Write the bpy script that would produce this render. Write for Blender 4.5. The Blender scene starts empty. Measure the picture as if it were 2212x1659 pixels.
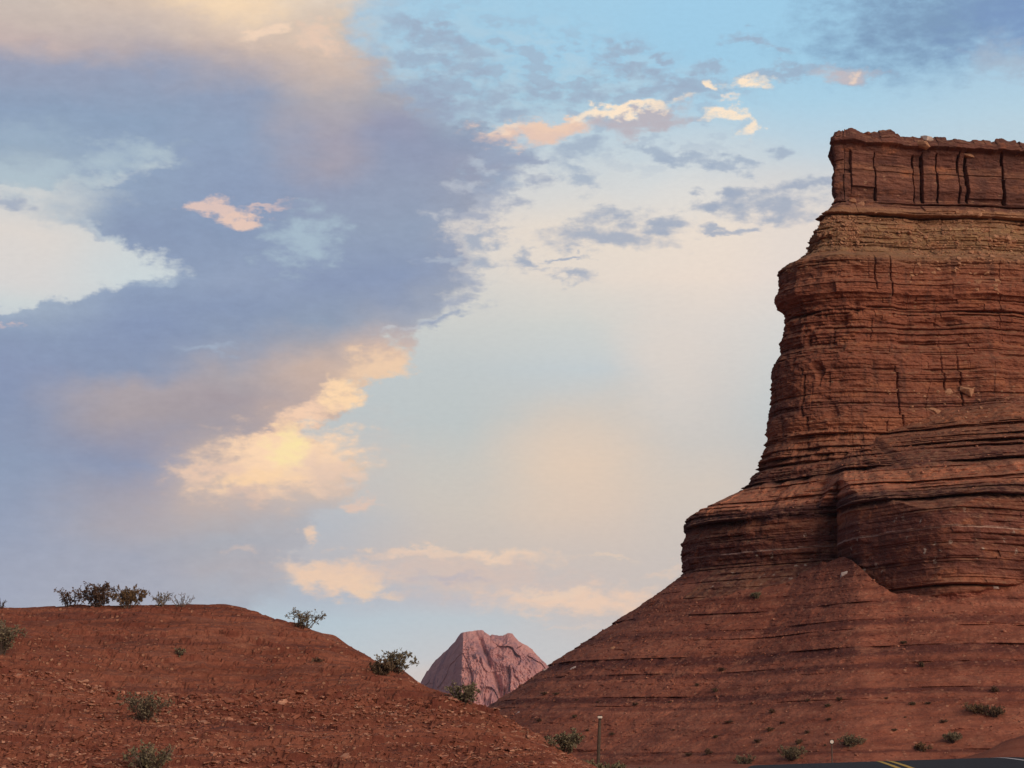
import bpy, math, random
import numpy as np
from mathutils import Vector, Matrix

# ------------------------------------------------------------------ camera, light, exposure
scene = bpy.context.scene
COL = scene.collection
rng = np.random.default_rng(7)
random.seed(7)
EYE = 1.6
PITCH = math.radians(9.29)
HFOV = math.radians(25.0)
cam_data = bpy.data.cameras.new('camera')
cam = bpy.data.objects.new('camera', cam_data)
COL.objects.link(cam)
cam.location = (0, 0, EYE)
cam.rotation_euler = (math.radians(90) + PITCH, 0, 0)
cam_data.sensor_fit = 'HORIZONTAL'
cam_data.angle = HFOV
cam_data.clip_start = 0.1
cam_data.clip_end = 30000
scene.camera = cam

SUN_EL = math.radians(22)
SUN_AZ = math.radians(144)          # clockwise from +Y (the view direction): right of and behind the camera
sun_data = bpy.data.lights.new('sun', 'SUN')
sun_data.energy = 2.5
sun_data.angle = math.radians(42)
sun_data.color = (1.0, 0.78, 0.61)
sun = bpy.data.objects.new('sun', sun_data)
COL.objects.link(sun)
sdir = Vector((math.sin(SUN_AZ) * math.cos(SUN_EL), math.cos(SUN_AZ) * math.cos(SUN_EL), math.sin(SUN_EL)))
sun.rotation_euler = sdir.to_track_quat('Z', 'Y').to_euler()
sun.location = (40, -40, 60)

scene.view_settings.view_transform = 'Standard'
scene.view_settings.look = 'None'
scene.view_settings.exposure = 0.0
scene.view_settings.gamma = 1.0
scene.cycles.max_bounces = 5
scene.cycles.diffuse_bounces = 3
scene.cycles.glossy_bounces = 2

# ------------------------------------------------------------------ small helpers
TT = math.tan(HFOV / 2)
CP, SP = math.cos(PITCH), math.sin(PITCH)

def ray(X, Y):
    """direction of a point of the photograph, measured on a 2212 x 1659 copy"""
    xc = (X - 1106) / 1106 * TT
    yc = (829.5 - Y) / 1106 * TT
    return np.array([xc, CP - yc * SP, SP + yc * CP])

def azel(X, Y):
    d = ray(X, Y)
    return math.degrees(math.atan2(d[0], d[1])), math.degrees(math.atan2(d[2], math.hypot(d[0], d[1])))

def tan_el(X, Y):
    d = ray(X, Y)
    return d[2] / math.hypot(d[0], d[1])

def zat(X, Y, dist):
    return EYE + dist * tan_el(X, Y)

def lin(c):
    return tuple(((v / 255) / 12.92 if v / 255 <= 0.04045 else ((v / 255 + 0.055) / 1.055) ** 2.4) for v in c[:3])

def lin4(c):
    return (*lin(c), 1.0)

def sstep(a, b, x):
    t = np.clip((x - a) / (b - a), 0, 1)
    return t * t * (3 - 2 * t)

def hsh(i, j, k):
    i = i.astype(np.uint32); j = j.astype(np.uint32); k = k.astype(np.uint32)
    n = i * np.uint32(374761393) + j * np.uint32(668265263) + k * np.uint32(2246822519)
    n = (n ^ (n >> np.uint32(13))) * np.uint32(1274126177)
    n = (n ^ (n >> np.uint32(16))) * np.uint32(2654435761)
    return ((n >> np.uint32(8)) & np.uint32(0xffff)).astype(np.float32) / 32767.5 - 1.0

def vnoise(x, y, z):
    x, y, z = np.broadcast_arrays(np.asarray(x, np.float32), np.asarray(y, np.float32), np.asarray(z, np.float32))
    xf, yf, zf = np.floor(x), np.floor(y), np.floor(z)
    i, j, k = xf.astype(np.int64), yf.astype(np.int64), zf.astype(np.int64)
    u, v, w = x - xf, y - yf, z - zf
    u = u * u * (3 - 2 * u); v = v * v * (3 - 2 * v); w = w * w * (3 - 2 * w)
    r = 0
    for a in (0, 1):
        for b in (0, 1):
            for c in (0, 1):
                r = r + hsh(i + a, j + b, k + c) * (u if a else 1 - u) * (v if b else 1 - v) * (w if c else 1 - w)
    return r

def fbm(x, y, z, oct=4, gain=0.5, lac=2.03):
    r, a, f = 0, 1.0, 1.0
    for o in range(oct):
        r = r + a * vnoise(np.asarray(x) * f + 17.3 * o, np.asarray(y) * f - 9.1 * o, np.asarray(z) * f + 4.7 * o)
        a *= gain; f *= lac
    return r

def tag(o, label=None, cat=None, group=None, kind=None):
    if label: o['label'] = label
    if cat: o['category'] = cat
    if group: o['group'] = group
    if kind: o['kind'] = kind
    return o

def mesh_np(name, v, f, mat, parent=None, attrs=None, smooth=False):
    """v (n,3), f (m,3|4) -> linked mesh object"""
    v = np.ascontiguousarray(v, np.float32); f = np.ascontiguousarray(f, np.int32)
    me = bpy.data.meshes.new(name)
    me.vertices.add(len(v)); me.vertices.foreach_set('co', v.ravel())
    k = f.shape[1]
    me.loops.add(f.size); me.loops.foreach_set('vertex_index', f.ravel())
    me.polygons.add(len(f))
    me.polygons.foreach_set('loop_start', np.arange(0, f.size, k, dtype=np.int32))
    me.polygons.foreach_set('loop_total', np.full(len(f), k, np.int32))
    me.polygons.foreach_set('use_smooth', np.full(len(f), smooth, bool))
    for an, av in (attrs or {}).items():
        at = me.attributes.new(an, 'FLOAT', 'POINT')
        at.data.foreach_set('value', np.ascontiguousarray(av, np.float32))
    me.update(calc_edges=True)
    if mat: me.materials.append(mat)
    o = bpy.data.objects.new(name, me)
    COL.objects.link(o)
    if parent: o.parent = parent
    return o

def submesh(v, f, attrs, mask):
    ff = f[mask]
    used, inv = np.unique(ff.ravel(), return_inverse=True)
    return v[used], inv.reshape(ff.shape), {k: a[used] for k, a in attrs.items()}

def empty(name, loc=(0, 0, 0), rz=0.0):
    o = bpy.data.objects.new(name, None)
    o.location = loc; o.rotation_euler = (0, 0, rz); o.empty_display_size = 0.3
    COL.objects.link(o)
    return o

def grid_faces(nr, nc, wrap=False):
    r = np.arange(nr - 1)[:, None]; c = np.arange(nc if wrap else nc - 1)[None, :]
    c2 = (c + 1) % nc
    a = r * nc + c; b = r * nc + c2; d = (r + 1) * nc + c; e = (r + 1) * nc + c2
    return np.stack([a, b, e, d], -1).reshape(-1, 4)

class NT:
    """tiny builder for shader node trees"""
    def __init__(s, tree):
        s.t = tree; tree.nodes.clear()
    def n(s, typ, **kw):
        nd = s.t.nodes.new(typ)
        for k, v in kw.items(): setattr(nd, k, v)
        return nd
    def put(s, sock, v):
        if isinstance(v, bpy.types.NodeSocket): s.t.links.new(v, sock)
        elif v is not None:
            if sock.type == 'RGBA' and len(v) == 3: v = (*v, 1)
            sock.default_value = v
    def m(s, op, a, b=None, c=None, clamp=False):
        nd = s.n('ShaderNodeMath', operation=op, use_clamp=clamp)
        for i, v in enumerate((a, b, c)):
            if v is not None: s.put(nd.inputs[i], v)
        return nd.outputs[0]
    def vm(s, op, a, b=None, scale=None):
        nd = s.n('ShaderNodeVectorMath', operation=op)
        s.put(nd.inputs[0], a)
        if b is not None: s.put(nd.inputs[1], b)
        if scale is not None: s.put(nd.inputs['Scale'], scale)
        return nd.outputs['Value'] if op in ('LENGTH', 'DOT_PRODUCT') else nd.outputs[0]
    def mr(s, v, a, b, c=0.0, d=1.0, smooth=True):
        nd = s.n('ShaderNodeMapRange', interpolation_type='SMOOTHSTEP' if smooth else 'LINEAR')
        for i, x in enumerate((v, a, b, c, d)): s.put(nd.inputs[i], x)
        return nd.outputs[0]
    def mix(s, f, a, b, blend='MIX'):
        nd = s.n('ShaderNodeMix', data_type='RGBA', blend_type=blend)
        s.put(nd.inputs[0], f); s.put(nd.inputs[6], a); s.put(nd.inputs[7], b)
        return nd.outputs[2]
    def ramp(s, f, stops, interp='LINEAR'):
        nd = s.n('ShaderNodeValToRGB'); r = nd.color_ramp; r.interpolation = interp
        stops = sorted(stops, key=lambda q: q[0])
        while len(r.elements) < len(stops): r.elements.new(0.5)
        for e, (p, c) in zip(r.elements, stops):
            e.position = p; e.color = (*c[:3], 1)
        s.put(nd.inputs[0], f)
        return nd.outputs[0]
    def noise(s, vec, scale=1.0, detail=4.0, rough=0.55, out='Fac', dim='3D'):
        nd = s.n('ShaderNodeTexNoise', noise_dimensions=dim)
        s.put(nd.inputs['Vector'], vec); s.put(nd.inputs['Scale'], scale)
        s.put(nd.inputs['Detail'], detail); s.put(nd.inputs['Roughness'], rough)
        return nd.outputs[out]
    def curve(s, v, pts):
        nd = s.n('ShaderNodeFloatCurve'); c = nd.mapping.curves[0]
        while len(c.points) < len(pts): c.points.new(0.5, 0.5)
        for p, (x, y) in zip(c.points, pts):
            p.location = (x, y); p.handle_type = 'VECTOR'
        nd.mapping.update()
        s.put(nd.inputs['Value'], v)
        return nd.outputs[0]
    def xyz(s, v):
        nd = s.n('ShaderNodeSeparateXYZ'); s.put(nd.inputs[0], v)
        return nd.outputs
    def comb(s, x, y, z=0.0):
        nd = s.n('ShaderNodeCombineXYZ')
        for i, q in enumerate((x, y, z)): s.put(nd.inputs[i], q)
        return nd.outputs[0]

# ------------------------------------------------------------------ world: sky with evening clouds
def build_world():
    w = bpy.data.worlds.new('World'); scene.world = w; w.use_nodes = True
    q = NT(w.node_tree)
    out = q.n('ShaderNodeOutputWorld')
    tc = q.n('ShaderNodeTexCoord').outputs['Generated']
    D = q.xyz(tc)
    az = q.m('MULTIPLY', q.m('ARCTAN2', D[0], D[1]), 57.29578)
    el = q.m('MULTIPLY', q.m('ARCSINE', D[2]), 57.29578)
    S = q.comb(az, el)
    # clear air
    sky = q.n('ShaderNodeTexSky', sky_type='NISHITA')
    sky.sun_disc = False; sky.sun_elevation = SUN_EL; sky.sun_rotation = SUN_AZ
    sky.altitude = 1000; sky.air_density = 1.0; sky.dust_density = 1.5
    air = q.vm('SCALE', sky.outputs[0], scale=0.05)
    # broken high cloud everywhere
    cn = q.noise(q.vm('MULTIPLY', tc, (2.2, 2.2, 4.5)), 1.0, 6.0, 0.55)
    gen = q.mix(q.mr(cn, 0.36, 0.62, 0.25, 0.9), air, lin((116, 120, 138)))
    bg_far = q.n('ShaderNodeBackground'); q.put(bg_far.inputs[0], gen); bg_far.inputs[1].default_value = 1.0

    # the part of the sky over the butte: cloud bank, veil and small clouds, all in azimuth / elevation
    n1 = q.noise(q.vm('MULTIPLY', S, (0.30, 0.52, 1)), 1.0, 2.0, 0.5, 'Color', '2D')
    w1 = q.vm('MULTIPLY', q.vm('SUBTRACT', n1, (.5, .5, .5)), (1.3, 0.7, 0))
    n2 = q.noise(q.vm('MULTIPLY', S, (0.9, 1.6, 1)), 1.0, 7.0, 0.60, 'Color', '2D')
    w2 = q.vm('MULTIPLY', q.vm('SUBTRACT', n2, (.5, .5, .5)), (2.0, 1.1, 0))
    n3 = q.noise(q.vm('MULTIPLY', S, (1.7, 3.6, 1)), 1.0, 6.0, 0.58, 'Fac', '2D')
    Ssoft = q.vm('ADD', S, w1)
    Sw = q.vm('ADD', S, w2)
    Sx = q.xyz(Sw)

    E0, E1 = -3.0, 21.0
    def grid(vec, cols):
        X = q.xyz(vec)
        t0 = q.mr(X[1], E0, E1, 0, 1, smooth=False); t = t0
        res = None; prev = None
        for (cx, rows) in cols:
            stops = [((azel(cx, y)[1] - E0) / (E1 - E0), lin(c)) for y, c in rows]
            if res is not None: t = q.m('MULTIPLY_ADD', res, 1e-9, t0)
            c = q.ramp(t, stops)
            a = azel(cx, 600)[0]
            res = c if res is None else q.mix(q.mr(X[0], prev, a, 0, 1), res, c)
            prev = a
        return res
    A = [
        (40, [(0, (180, 190, 205)), (250, (158, 182, 204)), (350, (182, 198, 207)), (420, (207, 209, 209)), (500, (221, 214, 208)), (600, (216, 213, 211)), (650, (206, 213, 214)), (800, (180, 190, 205)), (1400, (175, 182, 196))]),
        (330, [(0, (180, 190, 205)), (250, (150, 175, 200)), (350, (165, 188, 204)), (430, (196, 206, 210)), (540, (206, 213, 215)), (600, (205, 215, 218)), (800, (180, 190, 205)), (1400, (178, 186, 198))]),
        (660, [(0, (172, 200, 220)), (400, (190, 205, 214)), (700, (196, 203, 206)), (900, (190, 198, 200)), (1000, (196, 198, 196)), (1080, (192, 193, 196)), (1130, (184, 190, 198)), (1200, (190, 188, 192)), (1280, (180, 188, 200)), (1330, (186, 202, 212)), (1430, (194, 206, 212))]),
        (1000, [(0, (163, 203, 227)), (120, (161, 199, 222)), (220, (164, 196, 216)), (320, (186, 202, 214)), (420, (212, 212, 212)), (500, (227, 217, 207)), (600, (219, 214, 207)), (700, (205, 207, 204)), (800, (194, 201, 202)), (900, (192, 199, 199)), (1000, (203, 200, 193)), (1100, (208, 199, 189)), (1200, (206, 194, 186)), (1290, (197, 194, 198)), (1340, (193, 203, 209)), (1420, (204, 203, 204)), (1460, (216, 203, 196))]),
        (1250, [(0, (162, 204, 229)), (120, (161, 203, 228)), (200, (166, 202, 222)), (300, (190, 208, 219)), (400, (214, 215, 214)), (500, (231, 219, 206)), (600, (228, 217, 206)), (700, (208, 210, 206)), (800, (197, 205, 208)), (900, (206, 200, 192)), (1000, (222, 203, 185)), (1100, (220, 201, 185)), (1200, (210, 197, 188)), (1300, (206, 195, 190)), (1400, (203, 202, 202))]),
        (1500, [(0, (159, 204, 231)), (120, (159, 203, 229)), (220, (172, 206, 226)), (300, (195, 211, 221)), (400, (219, 219, 217)), (500, (234, 221, 208)), (600, (234, 219, 206)), (700, (221, 213, 206)), (780, (216, 209, 203)), (860, (210, 205, 200)), (950, (206, 201, 195)), (1050, (214, 202, 190)), (1200, (207, 197, 190)), (1300, (208, 197, 190))]),
        (1720, [(0, (158, 203, 230)), (120, (161, 204, 229)), (220, (170, 207, 228)), (300, (186, 209, 223)), (380, (209, 212, 214)), (480, (228, 217, 208)), (600, (229, 217, 209)), (700, (216, 213, 209)), (800, (205, 208, 207)), (900, (195, 201, 202)), (1000, (198, 196, 194)), (1200, (204, 196, 192))]),
        (2200, [(0, (158, 198, 226)), (120, (164, 200, 224)), (250, (181, 209, 225)), (330, (190, 209, 220)), (500, (220, 216, 210)), (900, (205, 205, 204))]),
    ]
    B = [
        (0, [(0, (204, 190, 182)), (60, (200, 184, 178)), (95, (196, 178, 176)), (140, (152, 160, 184)), (220, (142, 161, 189)), (300, (150, 170, 193)), (400, (180, 194, 204)), (670, (160, 175, 196)), (730, (141, 157, 186)), (800, (138, 152, 184)), (900, (138, 152, 182)), (1000, (143, 158, 186)), (1100, (150, 162, 188)), (1200, (160, 168, 190)), (1300, (166, 173, 193)), (1400, (176, 182, 196))]),
        (300, [(0, (214, 194, 180)), (60, (203, 187, 180)), (110, (180, 170, 176)), (160, (150, 160, 185)), (250, (142, 162, 190)), (400, (145, 163, 190)), (500, (138, 154, 184)), (600, (145, 162, 190)), (700, (135, 151, 184)), (800, (139, 153, 182)), (845, (172, 163, 170)), (890, (170, 160, 166)), (950, (152, 152, 172)), (1000, (142, 152, 180)), (1060, (162, 160, 175)), (1130, (174, 169, 178)), (1200, (166, 170, 187)), (1300, (173, 176, 191)), (1400, (178, 186, 197))]),
        (500, [(0, (240, 214, 186)), (50, (222, 200, 183)), (100, (206, 186, 176)), (150, (175, 168, 177)), (210, (145, 158, 185)), (300, (145, 162, 190)), (400, (142, 158, 188)), (500, (138, 155, 185)), (600, (147, 162, 190)), (670, (137, 153, 184)), (720, (140, 155, 183)), (770, (150, 159, 181)), (820, (174, 166, 172)), (870, (167, 156, 163)), (930, (160, 154, 164)), (985, (190, 172, 165)), (1050, (196, 178, 170)), (1110, (188, 176, 175)), (1180, (174, 176, 186)), (1240, (181, 177, 184)), (1300, (174, 181, 195)), (1360, (186, 200, 209))]),
        (700, [(0, (222, 206, 192)), (60, (215, 196, 180)), (100, (213, 191, 177)), (150, (206, 186, 176)), (210, (176, 170, 177)), (300, (163, 160, 177)), (350, (163, 160, 176)), (410, (147, 157, 183)), (500, (145, 160, 186)), (600, (139, 154, 185)), (690, (144, 158, 182)), (750, (172, 167, 174)), (800, (204, 180, 168)), (860, (196, 174, 166)), (930, (222, 190, 166)), (1000, (240, 207, 174)), (1070, (205, 188, 178)), (1130, (180, 182, 190)), (1220, (186, 182, 188)), (1300, (184, 190, 199))]),
        (850, [(0, (184, 198, 212)), (70, (176, 190, 205)), (130, (182, 178, 184)), (200, (168, 167, 178)), (260, (151, 155, 180)), (320, (146, 155, 182)), (400, (148, 159, 184)), (500, (147, 161, 186)), (600, (139, 154, 185)), (650, (146, 158, 184)), (700, (163, 167, 182)), (760, (214, 187, 172)), (820, (240, 206, 174)), (1000, (206, 190, 178)), (1200, (214, 190, 176))]),
        (1040, [(0, (170, 195, 214)), (180, (160, 182, 202)), (250, (152, 167, 188)), (300, (143, 156, 182)), (350, (152, 159, 182)), (420, (155, 162, 181)), (500, (158, 166, 186)), (560, (150, 159, 183)), (610, (158, 165, 182)), (700, (180, 184, 192))]),
    ]
    base = grid(Ssoft, A)
    bank = grid(q.vm('ADD', Ssoft, q.vm('SCALE', w2, scale=0.5)), B)
    bank = q.mix(1.0, bank, q.ramp(n3, [(0.25, (.94, .94, .93)), (0.75, (1.02, 1.02, 1.0))]), 'MULTIPLY')

    def edge(pts):
        pp = sorted([((azel(x, y)[1] - E0) / (E1 - E0), (azel(x, y)[0] + 20) / 40) for x, y in pts])
        pp = [(max(0, min(1, a)), max(0, min(1, b))) for a, b in pp]
        t = q.mr(Sx[1], E0, E1, 0, 1, smooth=False)
        return q.m('MULTIPLY_ADD', q.curve(t, pp), 40.0, -20.0)
    right = edge([(800, -120), (800, 0), (790, 60), (805, 110), (850, 160), (885, 205), (965, 250), (1080, 300), (1140, 335), (1105, 380), (1060, 420), (1020, 460), (985, 505), (1000, 560), (1005, 600), (985, 640), (930, 685), (880, 715), (868, 745), (868, 785), (840, 802), (775, 830), (766, 868), (690, 902), (628, 932), (648, 948), (705, 968), (748, 1005), (745, 1060), (720, 1105), (660, 1130), (640, 1170), (640, 1260), (560, 1320), (300, 1400), (-900, 1480)])
    left = edge([(-500, -120), (-500, 300), (-300, 335), (40, 398), (165, 408), (170, 424), (128, 440), (112, 460), (140, 482), (205, 503), (270, 525), (335, 547), (378, 566), (384, 578), (345, 592), (305, 604), (255, 617), (195, 632), (125, 645), (20, 662), (-300, 690), (-500, 1500)])
    dr = q.m('SUBTRACT', right, Sx[0])
    soft_r = q.curve(q.mr(Sx[1], E0, E1, 0, 1, smooth=False), [(0, .9), (.20, .75), (.33, .40), (.44, .26), (.6, .45), (.75, .45), (.9, .8), (1, .8)])
    dr = q.m('MULTIPLY_ADD', q.m('SUBTRACT', n3, .5), 1.5, dr)
    mr_ = q.mr(q.m('DIVIDE', dr, soft_r), -1.0, 1.0)
    dl = q.m('SUBTRACT', Sx[0], left)
    soft_l = q.curve(q.mr(Sx[1], E0, E1, 0, 1, smooth=False), [(0, .2), (.60, .2), (.655, .22), (.70, .8), (.75, .8), (1, .8)])
    ml_ = q.mr(q.m('DIVIDE', q.m('MULTIPLY_ADD', q.m('SUBTRACT', n3, .5), 1.0, dl), soft_l), -2.2, 2.6)
    M = q.m('MULTIPLY', mr_, ml_)
    col = q.mix(M, base, bank)

    # warm and grey clouds: (X, Y, half width, half height, tilt, colour, opacity, softness, raggedness)
    def after(vec, c):
        # the sum is vec: it only makes this cloud wait for the one before it
        return q.vm('ADD', vec, q.vm('SCALE', c, scale=1e-9))
    def blob(c, X, Y, rx, ry, rot, colr, op=1.0, soft=0.7, rag=0.9, vec=None):
        a, e = azel(X, Y)
        k = math.degrees(TT / 1106)
        mp = q.n('ShaderNodeMapping', vector_type='TEXTURE')
        q.put(mp.inputs[0], after(vec if vec is not None else Sw, c))
        mp.inputs[1].default_value = (a, e, 0); mp.inputs[2].default_value = (0, 0, math.radians(rot))
        mp.inputs[3].default_value = (rx * k, ry * k, 1)
        d = q.vm('LENGTH', mp.outputs[0])
        d = q.m('MULTIPLY_ADD', q.m('SUBTRACT', n3, 0.5), rag * 2.4, d)
        f = q.mr(d, 1.12 + 0.45 * soft, 0.72 - soft * .72, 0, min(1.0, op * 1.06))
        return q.mix(f, c, lin(colr))
    GREY, MAUVE, CREAM, PEACH, GOLD = (158, 170, 190), (176, 174, 186), (252, 230, 204), (228, 198, 182), (252, 219, 177)
    # soft glows and big patches
    col = blob(col, 1215, 985, 180, 110, 20, (234, 208, 184), .40, 1.0, .15, Ssoft)
    col = blob(col, 1440, 770, 90, 130, 0, (224, 213, 203), .5, 1.0, .3, Ssoft)
    col = blob(col, 2040, 40, 300, 105, 8, (125, 155, 187), .98, .9, .55)
    col = blob(col, 2230, 30, 180, 90, 0, (122, 150, 192), .8, .9, .4)
    col = blob(col, 2180, 130, 90, 38, 5, (168, 184, 202), .7, .9, .7)
    col = blob(col, 660, 520, 85, 55, 15, (168, 188, 203), .85, .8, .9)
    col = blob(col, 450, 752, 60, 10, 0, (165, 180, 200), .6, .8, .8)
    # veil of small puffs in the blue gap
    a0, e0 = azel(1180, 185)
    mp = q.n('ShaderNodeMapping', vector_type='TEXTURE'); q.put(mp.inputs[0], after(Ssoft, col))
    mp.inputs[1].default_value = (a0, e0, 0); mp.inputs[2].default_value = (0, 0, math.radians(-14)); mp.inputs[3].default_value = (5.6, 1.75, 1)
    cov = q.mr(q.vm('LENGTH', mp.outputs[0]), 1.25, .35)
    pf = q.noise(q.vm('ADD', q.vm('MULTIPLY', S, (1.15, 2.5, 1)), (3.7, 1.9, 0)), 1.0, 4.5, .55, 'Fac', '2D')
    col = q.mix(q.m('MULTIPLY', q.mr(pf, .50, .63), q.m('MULTIPLY', cov, .62)), col, lin((161, 177, 198)))
    col = q.mix(q.m('MULTIPLY', q.mr(pf, .36, .55, .35, 0), cov), col, lin((190, 208, 220)))
    # peppered grey cloudlets of the blue gap
    for (X, Y, rx, ry, r) in [(935, 75, 48, 28, -12), (1010, 100, 50, 20, -12), (880, 50, 60, 20, 0), (905, 125, 70, 20, 0), (990, 150, 60, 20, 0), (960, 190, 60, 25, 0), (1060, 205, 55, 22, 0), (1160, 190, 45, 22, 0), (1350, 103, 52, 15, -5), (1290, 205, 48, 26, 0), (1215, 205, 40, 20, 0), (1010, 240, 70, 22, -10), (1100, 245, 60, 20, -6), (1240, 325, 55, 20, 0), (1245, 378, 55, 22, -18), (1420, 178, 60, 22, -8), (1500, 195, 110, 28, 3), (1530, 145, 48, 13, -6), (1420, 330, 70, 18, -18), (1490, 345, 80, 16, 0), (1590, 355, 40, 14, -10), (1680, 325, 45, 13, 0), (1640, 90, 60, 14, -14), (1430, 125, 22, 8, 0), (1360, 160, 70, 14, -5), (1690, 160, 120, 16, 3), (1860, 160, 70, 16, 0), (1100, 330, 60, 40, -20), (1070, 390, 55, 30, -15)]:
        col = blob(col, X, Y, rx, ry, r, (156, 172, 194), .68, .75, .85)
    for (X, Y, rx, ry, r) in [(1335, 463, 75, 20, 6), (1310, 512, 145, 26, -3), (1430, 492, 60, 16, 0), (1545, 437, 62, 20, 8), (1660, 450, 130, 24, -4), (1720, 405, 110, 18, 5), (1575, 495, 42, 9, 0), (1040, 518, 42, 26, 25), (1058, 570, 62, 20, -5), (1142, 563, 26, 17, -30), (1215, 598, 52, 14, -5), (1222, 556, 36, 6, 0), (960, 690, 60, 10, 10), (30, 440, 45, 18, -10), (-10, 385, 40, 10, 0)]:
        col = blob(col, X, Y, rx * 1.08, ry, r, GREY, .80, .85, .85)
    for (X, Y, rx, ry, r) in [(1085, 335, 60, 24, -15), (1130, 385, 55, 16, -12), (1075, 430, 50, 26, -10), (1030, 470, 45, 22, 0), (1060, 300, 50, 20, -5), (1010, 605, 50, 18, 0), (985, 655, 55, 14, 8), (935, 700, 50, 12, 12), (1150, 345, 30, 12, -10), (905, 205, 60, 30, -20), (960, 245, 50, 24, -20)]:
        col = blob(col, X, Y, rx, ry, r, (152, 163, 186), .7, 1.0, 1.1)
    for (X, Y, rx, ry, r, c) in [(945, 468, 26, 12, 0, (196, 198, 204)), (1000, 395, 40, 12, 0, (190, 196, 206)), (1050, 360, 26, 10, 0, (186, 196, 208)), (960, 560, 30, 10, 0, (176, 186, 200)), (925, 690, 40, 6, 10, (188, 194, 202)), (870, 712, 40, 6, 10, (196, 198, 204)), (40, 290, 130, 22, 0, (158, 178, 198)), (250, 338, 110, 30, 8, (176, 194, 206)), (330, 352, 70, 22, 10, (180, 196, 206)), (240, 385, 90, 14, 12, (196, 206, 210)), (90, 372, 150, 26, 4, (178, 196, 207)), (60, 425, 60, 12, -8, (186, 196, 204)), (215, 498, 70, 12, -20, (196, 206, 212)), (330, 610, 60, 10, 14, (168, 184, 202))]:
        col = blob(col, X, Y, rx, ry, r, c, .6, 1.0, .9)
    col = blob(col, 600, 1010, 250, 105, 8, (216, 192, 180), .45, 1.0, .35, Ssoft)
    # sunlit clouds
    W = [
        (575, 65, 38, 16, 10, (246, 216, 190), .7, .8, .8), (690, 85, 55, 24, -25, (236, 204, 182), .65, .8, .8), (490, 2, 130, 40, 0, (248, 218, 182), .5, 1.0, .4),
        (455, 450, 48, 20, 0, (220, 194, 186), .95, .5, .8), (515, 470, 48, 18, -8, (228, 198, 184), .95, .5, .8), (555, 446, 60, 8, 6, (208, 186, 184), .8, .6, .7),
        (1165, 280, 135, 24, 7, PEACH, .95, .55, .7), (1110, 275, 70, 9, 8, (246, 218, 194), .7, .7, .6), (1390, 258, 110, 26, 6, (186, 180, 188), .9, .6, .8), (1200, 265, 60, 12, 8, (236, 204, 182), .8, .6, .6),
        (1350, 238, 120, 11, 6, CREAM, .95, .6, .55), (1270, 245, 40, 8, 3, CREAM, .7, .7, .6),
        (1547, 180, 22, 10, 0, CREAM, 1., .6, .5), (1622, 177, 42, 14, -3, CREAM, 1., .6, .5), (1572, 246, 40, 13, 0, CREAM, .9, .7, .6), (1607, 266, 16, 26, 20, CREAM, .85, .7, .6), (1580, 218, 15, 8, 0, (235, 222, 210), .7, .7, .6),
        (1835, 160, 70, 20, 0, (200, 188, 190), .7, .8, .7), (1845, 158, 18, 9, 0, (232, 208, 192), .8, .8, .5),
        (820, 785, 60, 24, 14, (240, 206, 174), .85, .7, .6), (735, 852, 42, 30, 20, (255, 218, 176), .95, .7, .6), (655, 895, 70, 28, 32, (248, 210, 180), .9, .7, .6), (600, 935, 60, 26, 25, (240, 202, 172), .85, .8, .6),
        (590, 1000, 170, 62, 6, (252, 214, 180), .95, .85, .7), (620, 985, 120, 50, 12, (255, 219, 182), .95, .9, .7), (626, 966, 36, 44, 10, (255, 233, 172), .85, 1.0, .5), (560, 1030, 90, 22, 6, (253, 214, 170), .7, .9, .5), (450, 1022, 70, 22, 8, (236, 202, 178), .8, .8, .6), (700, 1025, 60, 36, -20, (232, 202, 182), .7, .9, .6), (555, 1070, 50, 18, 15, (222, 192, 174), .6, .9, .6), (775, 1088, 34, 15, 10, (228, 198, 180), .8, .7, .6),
        (660, 1150, 28, 18, 20, (238, 206, 180), .85, .7, .6), (783, 1185, 20, 7, 0, (232, 206, 184), .7, .8, .6), (520, 1194, 30, 10, 0, (205, 188, 182), .7, .9, .6),
        (735, 1245, 115, 44, -4, (242, 208, 180), .95, .55, .55), (790, 1270, 60, 16, -5, (246, 212, 178), .6, .9, .5), (905, 1196, 80, 13, 2, (240, 210, 186), .9, .8, .6), (1060, 1200, 140, 15, -4, (242, 212, 186), .95, .8, .6), (1000, 1240, 250, 44, -4, (218, 196, 184), .8, .9, .6), (960, 1250, 80, 12, 0, (186, 182, 192), .6, .9, .6),
        (1255, 1300, 200, 30, -2, (240, 208, 184), .95, .8, .6), (1180, 1280, 70, 12, 0, (240, 212, 188), .6, .9, .6), (1310, 1205, 50, 4, -2, (232, 208, 186), .6, .9, .5), (1440, 1240, 60, 8, 8, (228, 204, 186), .6, .9, .6), (1250, 1355, 90, 6, 0, (220, 204, 194), .5, .9, .5),
        (5, 704, 50, 6, 0, (205, 184, 186), .8, .8, .5),
    ]
    for (X, Y, rx, ry, r, c, op, so, ra) in W:
        col = blob(col, X, Y, rx, ry, r, c, op, so, ra)
    col = q.mix(1.0, col, q.ramp(q.noise(q.vm('MULTIPLY', S, (5, 12, 1)), 1.0, 5.0, .6, 'Fac', '2D'), [(0.2, (1.0, 1.0, 1.0)), (0.8, (1.05, 1.05, 1.045))]), 'MULTIPLY')
    # let it run out into the rest of the sky
    fade = q.m('MULTIPLY', q.mr(q.m('ABSOLUTE', az), 38.0, 22.0), q.mr(el, 36.0, 21.0))
    col = q.mix(fade, gen, col)
    bg = q.n('ShaderNodeBackground'); q.put(bg.inputs[0], col); bg.inputs[1].default_value = 1.0
    inside = q.m('MULTIPLY', q.m('LESS_THAN', q.m('ABSOLUTE', az), 38.0), q.m('LESS_THAN', el, 36.0))
    mx = q.n('ShaderNodeMixShader')
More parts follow.
